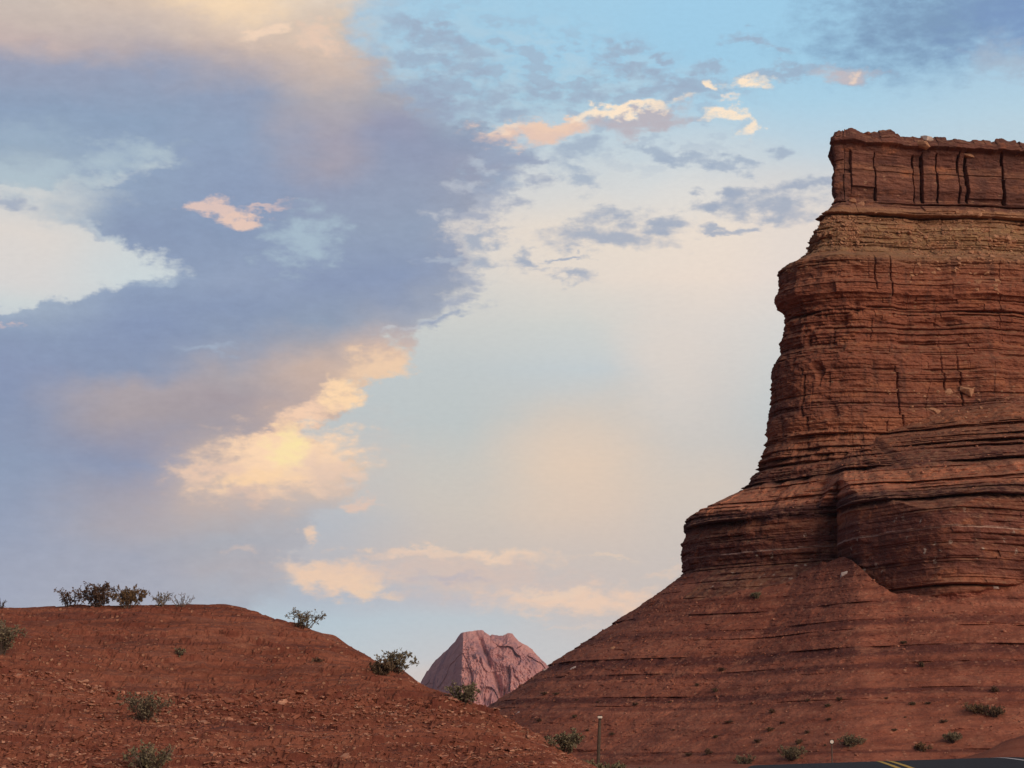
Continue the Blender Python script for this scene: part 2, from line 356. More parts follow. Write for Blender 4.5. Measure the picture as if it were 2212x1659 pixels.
    q.put(mx.inputs[0], inside); q.put(mx.inputs[1], bg_far.outputs[0]); q.put(mx.inputs[2], bg.outputs[0])
    q.put(out.inputs[0], mx.outputs[0])
build_world()

# ------------------------------------------------------------------ materials
def material(name):
    m = bpy.data.materials.new(name); m.use_nodes = True
    q = NT(m.node_tree)
    o = q.n('ShaderNodeOutputMaterial'); b = q.n('ShaderNodeBsdfPrincipled')
    b.inputs['Roughness'].default_value = 0.92
    b.inputs['Specular IOR Level'].default_value = 0.15
    q.put(o.inputs[0], b.outputs[0])
    return m, q, b

def bump(q, b, h, strength=0.5, dist=0.1):
    n = q.n('ShaderNodeBump'); n.inputs['Strength'].default_value = strength; n.inputs['Distance'].default_value = dist
    q.put(n.inputs['Height'], h); q.put(b.inputs['Normal'], n.outputs[0])

def pos(q):
    return q.n('ShaderNodeNewGeometry').outputs['Position']

def scl(c, k):
    return tuple(v * k for v in c)

# albedos
SOIL = (0.300, 0.098, 0.056)
SOIL_D = (0.205, 0.062, 0.038)
SOIL_L = (0.42, 0.165, 0.095)

def mat_rock(name, cap=False):
    m, q, b = material(name)
    P = pos(q)
    bed = q.n('ShaderNodeAttribute', attribute_name='bed').outputs['Fac']
    nb = q.noise(q.vm('MULTIPLY', P, (.25, .25, .6)), 1.0, 4.0, .6)
    bedw = q.m('ADD', bed, q.m('MULTIPLY', q.m('SUBTRACT', nb, .5), 1.1))
    t = q.m('DIVIDE', bedw, 72.0)
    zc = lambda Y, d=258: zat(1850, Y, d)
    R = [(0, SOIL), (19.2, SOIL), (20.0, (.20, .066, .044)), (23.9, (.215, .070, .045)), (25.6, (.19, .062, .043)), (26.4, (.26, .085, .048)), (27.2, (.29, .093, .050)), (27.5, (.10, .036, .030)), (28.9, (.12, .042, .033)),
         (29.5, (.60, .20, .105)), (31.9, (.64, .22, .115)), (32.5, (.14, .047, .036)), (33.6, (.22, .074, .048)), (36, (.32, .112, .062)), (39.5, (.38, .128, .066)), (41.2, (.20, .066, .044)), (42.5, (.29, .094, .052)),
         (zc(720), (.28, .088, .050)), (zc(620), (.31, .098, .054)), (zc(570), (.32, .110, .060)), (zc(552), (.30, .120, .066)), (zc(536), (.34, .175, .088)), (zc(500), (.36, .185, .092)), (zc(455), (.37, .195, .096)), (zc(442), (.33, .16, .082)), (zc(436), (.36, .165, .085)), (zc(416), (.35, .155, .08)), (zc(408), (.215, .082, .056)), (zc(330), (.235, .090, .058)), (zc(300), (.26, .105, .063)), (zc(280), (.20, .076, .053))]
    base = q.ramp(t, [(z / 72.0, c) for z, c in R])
    # thin bedding
    lay = q.noise(q.comb(q.m('MULTIPLY', q.xyz(P)[0], .05), q.m('MULTIPLY', q.xyz(P)[1], .05), q.m('MULTIPLY', bed, 3.2)), 1.0, 5.0, .72)
    base = q.mix(1.0, base, q.ramp(lay, [(.30, (.54, .52, .55)), (.45, (.93, .92, .92)), (.54, (1.12, 1.13, 1.12)), (.70, (1.48, 1.58, 1.54))]), 'MULTIPLY')
    # crumbling orange-tan patches, dark varnish stains running down
    pt = q.noise(q.vm('MULTIPLY', P, (.22, .22, .5)), 1.0, 6.0, .65)
    base = q.mix(q.mr(pt, .53, .66, 0, .6), base, (.47, .165, .078))
    vs = q.noise(q.vm('MULTIPLY', P, (.8, .8, .10)), 1.0, 4.0, .6)
    base = q.mix(q.mr(vs, .53, .67, 0, .55), base, (.095, .040, .032))
    base = q.mix(q.m('MULTIPLY', q.mr(q.noise(q.vm('MULTIPLY', P, (.55, .55, .22)), 1.0, 4.0, .6), .46, .58), q.mr(bed, zc(412), zc(404), 0, .55)), base, (.115, .052, .042))
    # tan dust and debris resting on ledges
    nz = q.xyz(q.n('ShaderNodeNewGeometry').outputs['True Normal'])[2]
    dn = q.noise(P, 1.3, 5.0, .6)
    base = q.mix(q.m('MULTIPLY', q.mr(nz, .45, .85), q.mr(dn, .4, .62, 0, .75)), base, (.42, .19, .105))
    # pale mineral bed and salt spots of the lower wall
    wb = q.m('ABSOLUTE', q.m('SUBTRACT', q.m('ADD', bed, q.m('MULTIPLY', q.m('SUBTRACT', q.noise(P, .35, 2.0), .5), .35)), 24.25))
    base = q.mix(q.mr(wb, .13, .05, 0, .85), base, (.60, .36, .27))
    v = q.n('ShaderNodeTexVoronoi', feature='F1'); q.put(v.inputs['Vector'], q.vm('MULTIPLY', q.vm('ADD', P, q.vm('SCALE', q.noise(P, 2.6, 4.0, .65, 'Color'), scale=1.1)), (1.25, 1.25, .75))); v.inputs['Scale'].default_value = 1.0
    zone = q.m('MULTIPLY', q.mr(bed, 20.0, 20.6), q.mr(bed, 26.4, 25.6))
    sp = q.m('MULTIPLY', q.mr(v.outputs['Distance'], .30, .12, 0, .85), q.m('GREATER_THAN', q.xyz(v.outputs['Color'])[0], .58))
    sp = q.m('MULTIPLY', q.m('MULTIPLY', sp, zone), q.mr(q.noise(P, .12, 2.0), .40, .50))
    base = q.mix(sp, base, (.62, .45, .33))
    v2 = q.n('ShaderNodeTexVoronoi', feature='F1'); q.put(v2.inputs['Vector'], q.vm('MULTIPLY', P, (1.3, 1.3, 2.6))); v2.inputs['Scale'].default_value = 1.0
    fl = q.m('MULTIPLY', q.mr(v2.outputs['Distance'], .30, .20), q.m('GREATER_THAN', q.xyz(v2.outputs['Color'])[0], .80))
    fl = q.m('MULTIPLY', q.m('MULTIPLY', fl, q.mr(bed, 27, 30)), q.mr(q.noise(P, .16, 3.0), .46, .6, 0, .75))
    base = q.mix(fl, base, (.47, .25, .145))
    fine = q.noise(P, 5.0, 6.0, .7)
    base = q.mix(1.0, base, q.ramp(fine, [(.3, (.70, .72, .75)), (.7, (1.10, 1.18, 1.24))]), 'MULTIPLY')
    base = q.mix(1.0, base, (.90, .97, 1.0), 'MULTIPLY')
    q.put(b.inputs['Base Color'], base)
    bump(q, b, q.noise(q.vm('MULTIPLY', P, (2.0, 2.0, 5.0)), 1.0, 7.0, .7), .8, .22)
    return m

def mat_soil(name, k=1.0, pebble=1.0, striped=True, stretch=1.0, bands=None, streaks=False):
    m, q, b = material(name)
    P = pos(q)
    n = q.noise(q.vm('MULTIPLY', P, (.30, .30, .9)), 1.0, 6.0, .62)
    base = q.ramp(n, [(.30, scl(SOIL_D, 1.05 * k)), (.5, scl(SOIL, k)), (.72, scl((.345, .125, .074), k))])
    base = q.mix(1.0, base, (.90, .97, 1.02), 'MULTIPLY')
    if striped:
        bed = q.n('ShaderNodeAttribute', attribute_name='bed').outputs['Fac']
        lay = q.noise(q.comb(q.m('MULTIPLY', q.xyz(P)[0], .03), q.m('MULTIPLY', q.xyz(P)[1], .03), q.m('MULTIPLY', bed, 1.1)), 1.0, 4.0, .65)
        base = q.mix(1.0, base, q.ramp(lay, [(.30, (.56, .50, .52)), (.47, (.95, .94, .94)), (.6, (1.08, 1.09, 1.09)), (.72, (1.28, 1.36, 1.36))]), 'MULTIPLY')
        if streaks:
            sn = q.noise(q.comb(q.m('MULTIPLY', q.xyz(P)[0], .16), q.m('MULTIPLY', q.xyz(P)[1], .16), q.m('MULTIPLY', bed, 1.5)), 1.0, 6.0, .66)
            base = q.mix(q.mr(sn, .53, .61, 0, .65), base, (.140, .050, .038))
            base = q.mix(q.mr(q.noise(q.vm('MULTIPLY', P, (.7, .7, 3.5)), 1.0, 6.0, .7), .54, .64, 0, .5), base, (.36, .155, .095))
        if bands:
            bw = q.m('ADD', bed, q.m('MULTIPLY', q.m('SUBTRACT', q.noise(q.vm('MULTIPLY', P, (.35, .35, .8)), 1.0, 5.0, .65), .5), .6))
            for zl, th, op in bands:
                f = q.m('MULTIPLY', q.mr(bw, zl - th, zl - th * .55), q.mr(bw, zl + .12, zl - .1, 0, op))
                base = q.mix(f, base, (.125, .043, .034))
            base = q.mix(q.mr(q.noise(q.vm('MULTIPLY', P, (.9, .9, 2.4)), 1.0, 6.0, .68), .50, .62, 0, .45), base, (.165, .058, .042))
            base = q.mix(q.mr(q.noise(q.vm('ADD', q.vm('MULTIPLY', P, (.5, .5, 1.6)), (7, 3, 1)), 1.0, 6.0, .68), .52, .66, 0, .5), base, (.40, .175, .105))
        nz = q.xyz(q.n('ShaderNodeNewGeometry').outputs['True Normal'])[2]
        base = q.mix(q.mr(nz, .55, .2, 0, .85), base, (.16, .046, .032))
    # stones lying in the soil
    v = q.n('ShaderNodeTexVoronoi', feature='F1'); q.put(v.inputs['Vector'], P); v.inputs['Scale'].default_value = 5.5 * stretch
    c = q.xyz(v.outputs['Color'])
    pm = q.m('MULTIPLY', q.mr(v.outputs['Distance'], .42, .30), q.m('GREATER_THAN', c[0], .62))
    pm = q.m('MULTIPLY', pm, q.mr(q.noise(P, .5, 3.0), .42, .6, .15, .9 * pebble))
    base = q.mix(pm, base, q.mix(c[1], (.24, .085, .055), (.52, .27, .165)))
    fine = q.noise(P, 9.0, 5.0, .7)
    base = q.mix(1.0, base, q.ramp(fine, [(.3, (.74, .72, .72)), (.7, (1.25, 1.25, 1.25))]), 'MULTIPLY')
    q.put(b.inputs['Base Color'], base)
    bump(q, b, q.m('ADD', q.noise(P, 3.0, 7.0, .7), q.m('MULTIPLY', pm, .5)), .9, .12)
    return m

def mat_plain(name, c, rough=.8, var=.25, scale=8.0, spec=.2):
    m, q, b = material(name)
    P = q.n('ShaderNodeTexCoord').outputs['Object']
    n = q.noise(P, scale, 4.0, .6)
    q.put(b.inputs['Base Color'], q.mix(1.0, c, q.ramp(n, [(.3, (1 - var,) * 3), (.7, (1 + var,) * 3)]), 'MULTIPLY'))
    b.inputs['Roughness'].default_value = rough; b.inputs['Specular IOR Level'].default_value = spec
    return m

def mat_leaf(name, c1, c2):
    m, q, b = material(name)
    P = pos(q)
    q.put(b.inputs['Base Color'], q.mix(q.mr(q.noise(P, 6.0, 3.0), .35, .65), c1, c2))
    b.inputs['Roughness'].default_value = .7
    return m

def mat_stone(name, c1, c2, c3):
    m, q, b = material(name)
    r = q.n('ShaderNodeObjectInfo').outputs['Random']
    P = pos(q)
    k = q.m('FRACT', q.m('ADD', q.m('MULTIPLY', q.noise(P, 1.9, 1.0), 4.0), r))
    base = q.ramp(k, [(0, c1), (.62, c2), (1, c3)])
    base = q.mix(1.0, base, q.ramp(q.noise(P, 14.0, 4.0), [(.3, (.75,) * 3), (.7, (1.2,) * 3)]), 'MULTIPLY')
    q.put(b.inputs['Base Color'], base)
    bump(q, b, q.noise(P, 18.0, 4.0), .5, .03)
    return m

M_ROCK = mat_rock('layered_red_rock')
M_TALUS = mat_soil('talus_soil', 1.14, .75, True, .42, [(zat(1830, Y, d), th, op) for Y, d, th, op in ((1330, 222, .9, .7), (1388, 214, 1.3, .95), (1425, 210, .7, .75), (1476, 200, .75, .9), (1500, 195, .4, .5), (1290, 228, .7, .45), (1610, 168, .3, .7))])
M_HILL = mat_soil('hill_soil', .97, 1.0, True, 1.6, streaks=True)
M_GROUND = mat_soil('desert_soil', 1.05, .7, False, 1.0)
M_STONE = mat_stone('loose_stone', (.20, .066, .044), (.34, .125, .075), (.52, .28, .185))
M_TAN = mat_stone('tan_boulder_stone', (.38, .19, .11), (.46, .26, .155), (.33, .15, .09))
M_PALE = mat_stone('pale_boulder_stone', (.55, .45, .40), (.62, .52, .45), (.5, .38, .32))

# ------------------------------------------------------------------ terrain functions
def hermite(x, xs, ys):
    xs = np.asarray(xs, float); ys = np.asarray(ys, float)
    m = np.gradient(ys, xs)
    x = np.clip(x, xs[0], xs[-1])
    i = np.clip(np.searchsorted(xs, x) - 1, 0, len(xs) - 2)
    h = xs[i + 1] - xs[i]; t = (x - xs[i]) / h
    return (2*t**3 - 3*t**2 + 1) * ys[i] + (t**3 - 2*t**2 + t) * h * m[i] + (-2*t**3 + 3*t**2) * ys[i+1] + (t**3 - t**2) * h * m[i+1]

def road_x(y):
    return hermite(y, [-80, 0, 40, 70, 85, 100, 130, 170, 230, 300], [-5, 3.2, 8.1, 11.85, 13.6, 15.9, 23.4, 37, 66, 110])
def road_z(y):
    return hermite(y, [-80, 0, 30, 50, 70, 85, 95, 110, 130, 170, 230, 300], [-.6, 0, .5, .92, 1.37, 1.60, 1.625, 1.60, 1.54, 1.3, .93, .6])
def road_off(x, y):
    s = (road_x(y + .5) - road_x(y - .5))
    return (x - road_x(y)) / np.sqrt(1 + s * s)

def ground_z(x, y):
    x = np.asarray(x, float); y = np.asarray(y, float)
    yy = np.clip(y, -80, 300)
    off = road_off(x, yy)
    ao = np.abs(off)
    rz = road_z(yy) + .032 * np.clip(off, -6, 6)
    far = np.where(y < 50, road_z(yy), 1.25) * 1.0
    far = road_z(yy) * (1 - sstep(35, 60, y)) + 1.25 * sstep(35, 60, y)
    w = sstep(5.3, 10.0, ao)
    z = (rz - .07 - .10 * sstep(5.0, 6.2, ao)) * (1 - w) + far * w
    # bank of red dirt behind the bend of the road
    tn = x / np.maximum(y, 1)
    z = z + sstep(.170, .232, tn) * (1 - sstep(.36, .5, tn)) * np.exp(-((y - 190) / 9.0) ** 2) * (3.6 + .9 * fbm(x * .12, y * .12, 3.3, 4))
    z = z + w * (.18 * fbm(x * .07, y * .07, 0.5, 3) + .05 * fbm(x * .5, y * .5, 2.5, 3))
    r = np.hypot(x, y)
    z = z + sstep(300, 2500, r) * (6 * fbm(x * .002, y * .002, 9.5, 3))
    return z

def build_ground():
    a_f = np.radians(np.arange(-17, 17.01, .06)); a_c = np.radians(np.arange(19, 342, 3.0))
    az = np.concatenate([a_f, a_c])
    rr = [1.5]
    while rr[-1] < 4400: rr.append(rr[-1] * (1.012 if 40 < rr[-1] < 260 else 1.05) + .02)
    rr = np.array(rr)
    A, Rr = np.meshgrid(az, rr)
    x = Rr * np.sin(A); y = Rr * np.cos(A)
    z = ground_z(x, y)
    v = np.stack([x, y, z], -1).reshape(-1, 3)
    f = grid_faces(len(rr), len(az), wrap=True)
    n0 = len(v)
    v = np.vstack([v, [[0, 0, ground_z(0., 0.)]]])
    c = np.arange(len(az)); tri = np.stack([c, np.full_like(c, n0), (c + 1) % len(az), (c + 1) % len(az)], -1)
    me_f = np.vstack([f, f[:0]])
    o = mesh_np('ground', v, me_f, M_GROUND, smooth=True)
    tag(o, kind='structure')
build_ground()

def ribbon(name, o0, o1, dz, mat, y0=-60, y1=290, n=500, kind='structure', parent=None):
    ys = np.linspace(y0, y1, n)
    s = road_x(ys + .5) - road_x(ys - .5); L = np.sqrt(1 + s * s)
    nx, ny = 1 / L, -s / L
    k = max(2, int(abs(o1 - o0) / .5) + 1)
    offs = np.linspace(o0, o1, k)
    X = road_x(ys)[:, None] + nx[:, None] * offs; Yy = ys[:, None] + ny[:, None] * offs
    Z = road_z(Yy) + .032 * offs[None] + dz
    o = mesh_np(name, np.stack([X, Yy, Z], -1).reshape(-1, 3), grid_faces(n, k)[:, ::-1], mat, smooth=True, parent=parent)
    if kind and not parent: o['kind'] = kind
    return o

def build_road():
    m, q, b = material('asphalt')
    P = pos(q)
    q.put(b.inputs['Base Color'], q.ramp(q.noise(P, 6.0, 6.0, .7), [(.3, (.022, .024, .029)), (.7, (.044, .046, .053))]))
    b.inputs['Roughness'].default_value = .85
    bump(q, b, q.noise(P, 30., 4.), .4, .02)
    ribbon('road', -4.9, 4.9, 0.0, m)
    my = mat_plain('yellow_road_paint', (.62, .40, .07), .7, .2, 3.)
    mw = mat_plain('white_road_paint', (.74, .72, .70), .7, .2, 3.)
    ribbon('center_line_markings', -.27, -.11, .006, my)
    ribbon('center_line_markings', .11, .27, .006, my)
    ribbon('edge_line_markings', 4.2, 4.34, .006, mw)
build_road()

# ------------------------------------------------------------------ the butte
BC = np.array([0.1491 * 265.0, 265.0])         # left end of its core line
BA = math.radians(8)
AX = np.array([math.cos(BA), math.sin(BA)])
NF = np.array([math.sin(BA), -math.cos(BA)])
BLEN = 110.0

SIL = [(1800, 272), (1790, 290), (1788, 300), (1797, 322), (1802, 345), (1797, 372), (1794, 410), (1803, 432), (1795, 448), (1780, 462), (1768, 476), (1772, 488), (1762, 501), (1752, 520), (1750, 544), (1736, 553), (1722, 569), (1690, 586), (1685, 601), (1691, 625), (1675, 648), (1676, 660), (1686, 680), (1690, 695), (1685, 710), (1692, 727), (1683, 746), (1688, 768), (1671, 791), (1670, 812), (1672, 870), (1665, 900), (1660, 930), (1650, 970), (1637, 1000), (1632, 1020), (1619, 1040), (1612, 1054), (1575, 1076), (1520, 1104), (1500, 1110), (1483, 1127), (1478, 1150), (1482, 1160), (1475, 1176), (1472, 1200), (1476, 1240), (1450, 1263), (1400, 1299), (1340, 1341), (1300, 1367), (1240, 1406), (1185, 1440), (1100, 1497), (1040, 1534), (900, 1616)]
sr = []
az_c = math.atan2(BC[0], BC[1]); dc = math.hypot(*BC)
for X, Y in SIL:
    a = math.radians(azel(X, Y)[0])
    R = dc * math.sin(az_c - a)
    dt = math.sqrt(dc * dc - R * R)
    sr.append((EYE + dt * tan_el(X, Y), R))
sr.sort()
SZ = np.array([p[0] for p in sr]); SR = np.array([p[1] for p in sr])
ZTOP = SZ[-1]

def rock_profile(z):
    return np.interp(z, SZ, SR)

def build_butte():
    g = np.random.default_rng(11)
    # columns
    phi_f = np.radians(np.linspace(0, 112, 640)); phi_b = np.radians(np.linspace(116, 180, 24))
    t_f = np.concatenate([np.linspace(110, 36, 60, endpoint=False), np.linspace(36, 20, 90, endpoint=False), np.linspace(20, 0, 300, endpoint=False)])
    cols = [('s', t) for t in t_f] + [('a', p) for p in phi_f] + [('a', p) for p in phi_b] + [('b', t) for t in np.linspace(4, 110, 26)] + [('e', p) for p in np.radians(np.linspace(15, 165, 10))]
    nc = len(cols)
    cx = np.zeros(nc); cy = np.zeros(nc); nx = np.zeros(nc); ny = np.zeros(nc); q = np.zeros(nc); qc = np.zeros(nc); phi = np.zeros(nc)
    for i, (k, p) in enumerate(cols):
        if k == 's': c = BC + AX * p; n = NF; q[i] = p; qc[i] = p
        elif k == 'a': c = BC; n = math.cos(p) * NF - math.sin(p) * AX; q[i] = -p * 25; qc[i] = -p * 5; phi[i] = p
        elif k == 'b': c = BC + AX * p; n = -NF; q[i] = -80 - p; qc[i] = -16 - p; phi[i] = math.pi
        else: c = BC + AX * BLEN; n = -math.cos(p) * NF + math.sin(p) * AX; q[i] = 110 + 20 * (math.pi - p); qc[i] = 110 + 5 * (math.pi - p)
        cx[i], cy[i] = c; nx[i], ny[i] = n
    zz = np.concatenate([np.arange(-1.0, 19, .075), np.arange(19, ZTOP, .065)])
    nr = len(zz)
    RL = rock_profile(zz)[:, None]
    Z = zz[:, None]; Q = q[None, :]; QC = qc[None, :]
    front = sstep(math.radians(88), math.radians(45), phi)[None, :]      # 1 on the face, 0 at the left skyline
    front = np.where(phi[None, :] > math.radians(100), 0, front)
    # slopes on the face lie flatter than on the skyline, the cliffs do not
    Rt = rock_profile(ZTOP - 2.0)
    z_tier = 28.5
    R_main = rock_profile(np.maximum(zz, zat(1612, 1054, 264)))[:, None]
    # talus contact height and radius along the face
    def hz(X, Y, d): return zat(X, Y, d)
    qk = np.array([-120, -40, -34, -28, -20, -13.3, -8.4, -7.2, -5.5, -2.6, .6, 5.8, 30, 140])
    hk = np.array([hz(1476, 1240, 263), hz(1476, 1240, 262), hz(1520, 1275, 258), hz(1560, 1286, 252), hz(1640, 1268, 246), hz(1740, 1228, 243), hz(1828, 1192, 241), hz(1848, 1212, 236), hz(1900, 1266, 228), hz(2000, 1278, 226), hz(2100, 1262, 226), hz(2212, 1240, 227), hz(2212, 1225, 227), hz(2212, 1225, 227)])
    ck = np.array([19.6, 19.8, 20.2, 20.6, 21, 22.2, 25, 29.5, 33.6, 37.0, 37.8, 37.6, 36, 36])
    qs = np.linspace(-120, 140, 2081)
    kern = np.exp(-np.linspace(-2, 2, 33) ** 2); kern /= kern.sum()
    smooth = lambda vals: np.interp(q, qs, np.convolve(np.pad(np.interp(qs, qk, vals), 16, mode='edge'), kern, mode='valid'))[None, :]
    cT = smooth(ck); hT0 = smooth(hk)
    tt = hT0 - Z
    hT = hT0 + (.7 * fbm(q * .3, 0.3, 0.7, 4)[None, :]) * np.exp(-np.maximum(tt, 0) / 2.0)
    tt = tt + (hT - hT0)
    R_tal = cT + 1.36 * tt + .022 * tt * tt
    # gully between the two lobes and the right lobe
    lobe_z = np.array([0, hz(2000, 1275, 227), hz(2000, 1090, 228), hz(2000, 1078, 228), hz(2000, 1040, 229), hz(2000, 1000, 231), hz(2000, 985, 232), hz(2000, 950, 234), hz(2000, 900, 238), hz(2000, 870, 242), hz(2000, 840, 246), hz(2000, 800, 250)])
    lobe_R = np.array([38.5, 38.2, 37.6, 37.4, 36.6, 34.6, 33.6, 31.5, 27.2, 24.0, 19.5, 13.0])
    RLobe = np.interp(zz, lobe_z, lobe_R)[:, None]
    sh = .50 * sstep(-5.6, -2.2, Q) + .50 * sstep(-3.2, 7, Q)
    edge_n = .8 * fbm(Q * .12, Z * .05, 5.5, 3)
    Qr = Q + .35 * vnoise(Z * 1.9, 3.3, Q * .1) + .4 * vnoise(Z * .45, 8.3, Q * .1) + .25 * vnoise(Z * 4.3, 1.3, Q * .2)
    sh = .52 * sstep(-10.0, -6.4, Qr) + .48 * sstep(-7.6, -.5, Q)
    RLobe = 19.5 + (RLobe - 19.5) * sh + edge_n * sh
    hak = np.interp(q, [-80, -35, -12.8, -1.3, 8.0, 16.0, 30, 140], [hz(1630, 1060, 262), hz(1640, 1052, 258), hz(1790, 985, 250), hz(1900, 928, 250), hz(2060, 848, 250), hz(2212, 822, 252), hz(2212, 800, 252), hz(2212, 800, 252)])[None, :] + .35 * fbm(q * .5, 1.3, 2.7, 3)[None, :]
    R_apr = np.interp(hak.ravel(), SZ, SR)[None, :] - .2 + np.maximum(hak - Z, 0) * (1.28 + 1.22 * sstep(-13, -8.5, Q)) - np.where(Z > hak, (Z - hak) * 3, 0)
    z_edge = zat(1482, 1128, 263)
    R_tierL = np.where(Z >= z_edge, 20.0, RL)
    tierfront = np.where(Q > -9.6, np.maximum(RLobe, np.where(Z < z_edge, RL * (1 - sh), 0)), R_tierL)
    gul = np.exp(-((Q + 9.0) / 1.8) ** 2) * sstep(32, 26, Z)
    R_low = np.minimum(R_apr, tierfront)
    Rc = np.maximum(R_main * front + RL * (1 - front), np.where(Q > -85, R_low, 0) * front)
    left_low = RL - .8 * gul * front
    Rc = np.where(Z < z_edge + .01, np.maximum(np.where(Q <= -6, left_low, 0), Rc), np.maximum(Rc, RL * (1 - front)))
    Rc = np.where(Q <= -9.6, np.where(Z < z_edge, RL - .8 * gul * front, np.maximum(Rc, RL * (1 - .15 * front))), Rc)
    # side bulges of the upper cliff: shallow bays and buttresses
    up = sstep(33, 38, Z)
    bays = (1.1 * fbm(QC * .16, Z * .03, 8.8, 3)) * up * sstep(-.02, .25, phi[None, :] * 0 + 1) * np.where(phi[None, :] > math.radians(60), .25, 1)
    capz = zat(1850, 440, 262)
    bays = bays * np.where(Z > capz, .55, 1.0)
    Rc = Rc + bays
    R_tal = np.where(tt > 0, R_tal, np.minimum(Rc - .5, cT) + 2 * tt)
    zone_t = (R_tal > Rc) & (phi[None, :] < math.radians(70))
    R = np.where(phi[None, :] < math.radians(75), np.maximum(Rc, R_tal * front + RL * (1 - front) * .999), Rc)
    tal = sstep(-.05, .25, R_tal - Rc) * front
    tal = np.maximum(tal, (Z < zat(1476, 1240, 262)) * (1.0 - front))
    tal = np.maximum(tal, sstep(.1, .5, hT - Z))
    apron = ((R_apr <= tierfront + .0) & (R_low >= R_main - .02) & (Z > z_edge) & (Z < hak)).astype(float) * front
    # ---- bedding: undercut beds, blocky courses, joints
    beds = []
    z = 1.0
    while z < ZTOP:
        if z < 20: dz = g.uniform(.4, 1.3); A = g.uniform(.04, .26); lam = g.uniform(.2, .6)
        elif z < 33: dz = g.uniform(.25, .8); A = g.uniform(.10, .42); lam = g.uniform(.10, .30)
        elif z < 55: dz = g.uniform(.22, .85); A = g.uniform(.10, .52); lam = g.uniform(.09, .32)
        elif z < capz - .3: dz = g.uniform(.22, .6); A = g.uniform(.10, .40); lam = g.uniform(.15, .4)
        else: dz = g.uniform(.8, 2.2); A = g.uniform(.05, .25); lam = g.uniform(.1, .3)
        beds.append((z, A, lam, 0)); z += dz
    big = [(zat(2050, 882, 242), .8, .35), (zat(2050, 905, 239), .5, .2), (zat(2050, 930, 236), .6, .3), (zat(2050, 1012, 231), .6, .25), (zat(2050, 1040, 230), .4, .2), (zat(1850, 650, 256), .9, .45), (zat(1850, 690, 256), .5, .3), (zat(1800, 835, 255), .6, .22), (zat(1800, 858, 255), 1.1, .30), (zat(1740, 965, 252), 1.2, .5), (zat(2050, 962, 233), 1.3, .6), (27.9, 1.7, .60), (26.2, .5, .2),
           (zat(1850, 440, 260), 1.1, .30), (zat(1850, 412, 261), .7, .15), (zat(1850, 550, 257), .7, .4), (zat(1850, 600, 257), .5, .4), (zat(2000, 1262, 227), 1.2, .3)]
    tb = [(X, Y, d, A, l) for X, Y, d, A, l in [(1830, 1330, 222, .26, .9), (1830, 1388, 214, .40, 1.0), (1830, 1425, 210, .22, .6), (1830, 1476, 200, .26, .55), (1830, 1497, 196, .12, .25), (1700, 1300, 230, .25, .3), (1830, 1610, 168, .22, .15), (1830, 1350, 219, .2, .2)]]
    beds += [(z, A, l, 1) for z, A, l in big] + [(zat(X, Y, d), A, l, 2) for X, Y, d, A, l in tb]
    zb = np.array([b[0] for b in beds]); Ab = np.array([b[1] for b in beds]); lb = np.array([b[2] for b in beds]); kb = np.array([b[3] for b in beds])
    prof = np.exp(-np.clip((zb[None, :] - zz[:, None]) / lb[None, :], 0, 30)) * (zz[:, None] < zb[None, :])
    lip = .28 * np.exp(-np.abs(zz[:, None] - zb[None, :] - .12) / .14) * (zz[:, None] >= zb[None, :])
    amp = np.stack([np.clip((.75 if i % 3 == 0 else .36) + (.7 if i % 3 == 0 else 1.2) * fbm(q * (.13 + .08 * (i % 3)), i * 3.1, i * 1.7, 5, .6), 0, 1.7) if kb[i] == 0 else np.clip(.8 + .75 * fbm(q * .14, i * 3.1, 2.0, 5, .6), .05, 1.6) for i in range(len(beds))])
    dis = -(prof - lip) @ (amp * Ab[:, None])
    ampt = np.stack([np.clip(.30 + 1.5 * fbm(q * .22, i * 5.3, 4.0, 5, .65), 0, 1.8) for i in range(len(beds))])
    talb = ((kb == 2)[:, None] * Ab[:, None]) * ampt
    dis_t = -((prof - .5 * lip) * (kb == 2)[None, :]) @ talb - .30 * ((prof - lip) * (kb == 0)[None, :]) @ (amp * Ab[:, None])
    dis_r = -((prof - lip) * (kb != 2)[None, :]) @ (amp * Ab[:, None])
    # blocky courses
    edges = []; z = 0
    while z < ZTOP + 2:
        edges.append(z); z += g.uniform(.18, .9) if z < capz else g.uniform(.6, 1.6)
    ci = np.searchsorted(np.array(edges), zz)
    wci = g.uniform(1.5, 8.0, len(edges) + 2)
    S = np.where(Z > 45, QC * 1.0, Q * .8)
    cell = np.floor(S / wci[ci][:, None] + ci[:, None] * .37 + .12 * fbm(S * .7, Z * .5, 1.1, 2))
    blk = hsh(cell.astype(np.int64), np.broadcast_to(ci[:, None], cell.shape).astype(np.int64), np.full(cell.shape, 5, np.int64))
    blk2 = hsh(np.floor(S / 5.3 + .2 * vnoise(S * .4, Z * .15, 3.)).astype(np.int64), np.broadcast_to((ci[:, None] // 5), S.shape).astype(np.int64), np.full(S.shape, 9, np.int64))
    X0 = cx[None, :] + nx[None, :] * R; Y0 = cy[None, :] + ny[None, :] * R
    rough = .20 * fbm(X0 * .35, Y0 * .35, Z * .8, 3) + .16 * fbm(X0 * 1.3, Y0 * 1.3, Z * 2.6, 3)
    mas = sstep(-.05, .35, vnoise(zz * .42, 3.7, 9.1) + .35 * vnoise(zz * 1.1, 1.7, 2.1))[:, None] * sstep(33, 36, Z) * sstep(capz - 4.5, capz - 6.5, Z)
    alc = sstep(.25, .75, vnoise(Q * .22 + .3 * vnoise(Q * .5, Z, 1.), Z * .55, 12.3)) * sstep(28, 31, Z) * sstep(capz - 4, capz - 6, Z)
    dis_r = dis_r * (1 - .5 * mas) + .45 * (mas - .5) * (Z > 33) * (Z < capz - 4.5) - .50 * alc
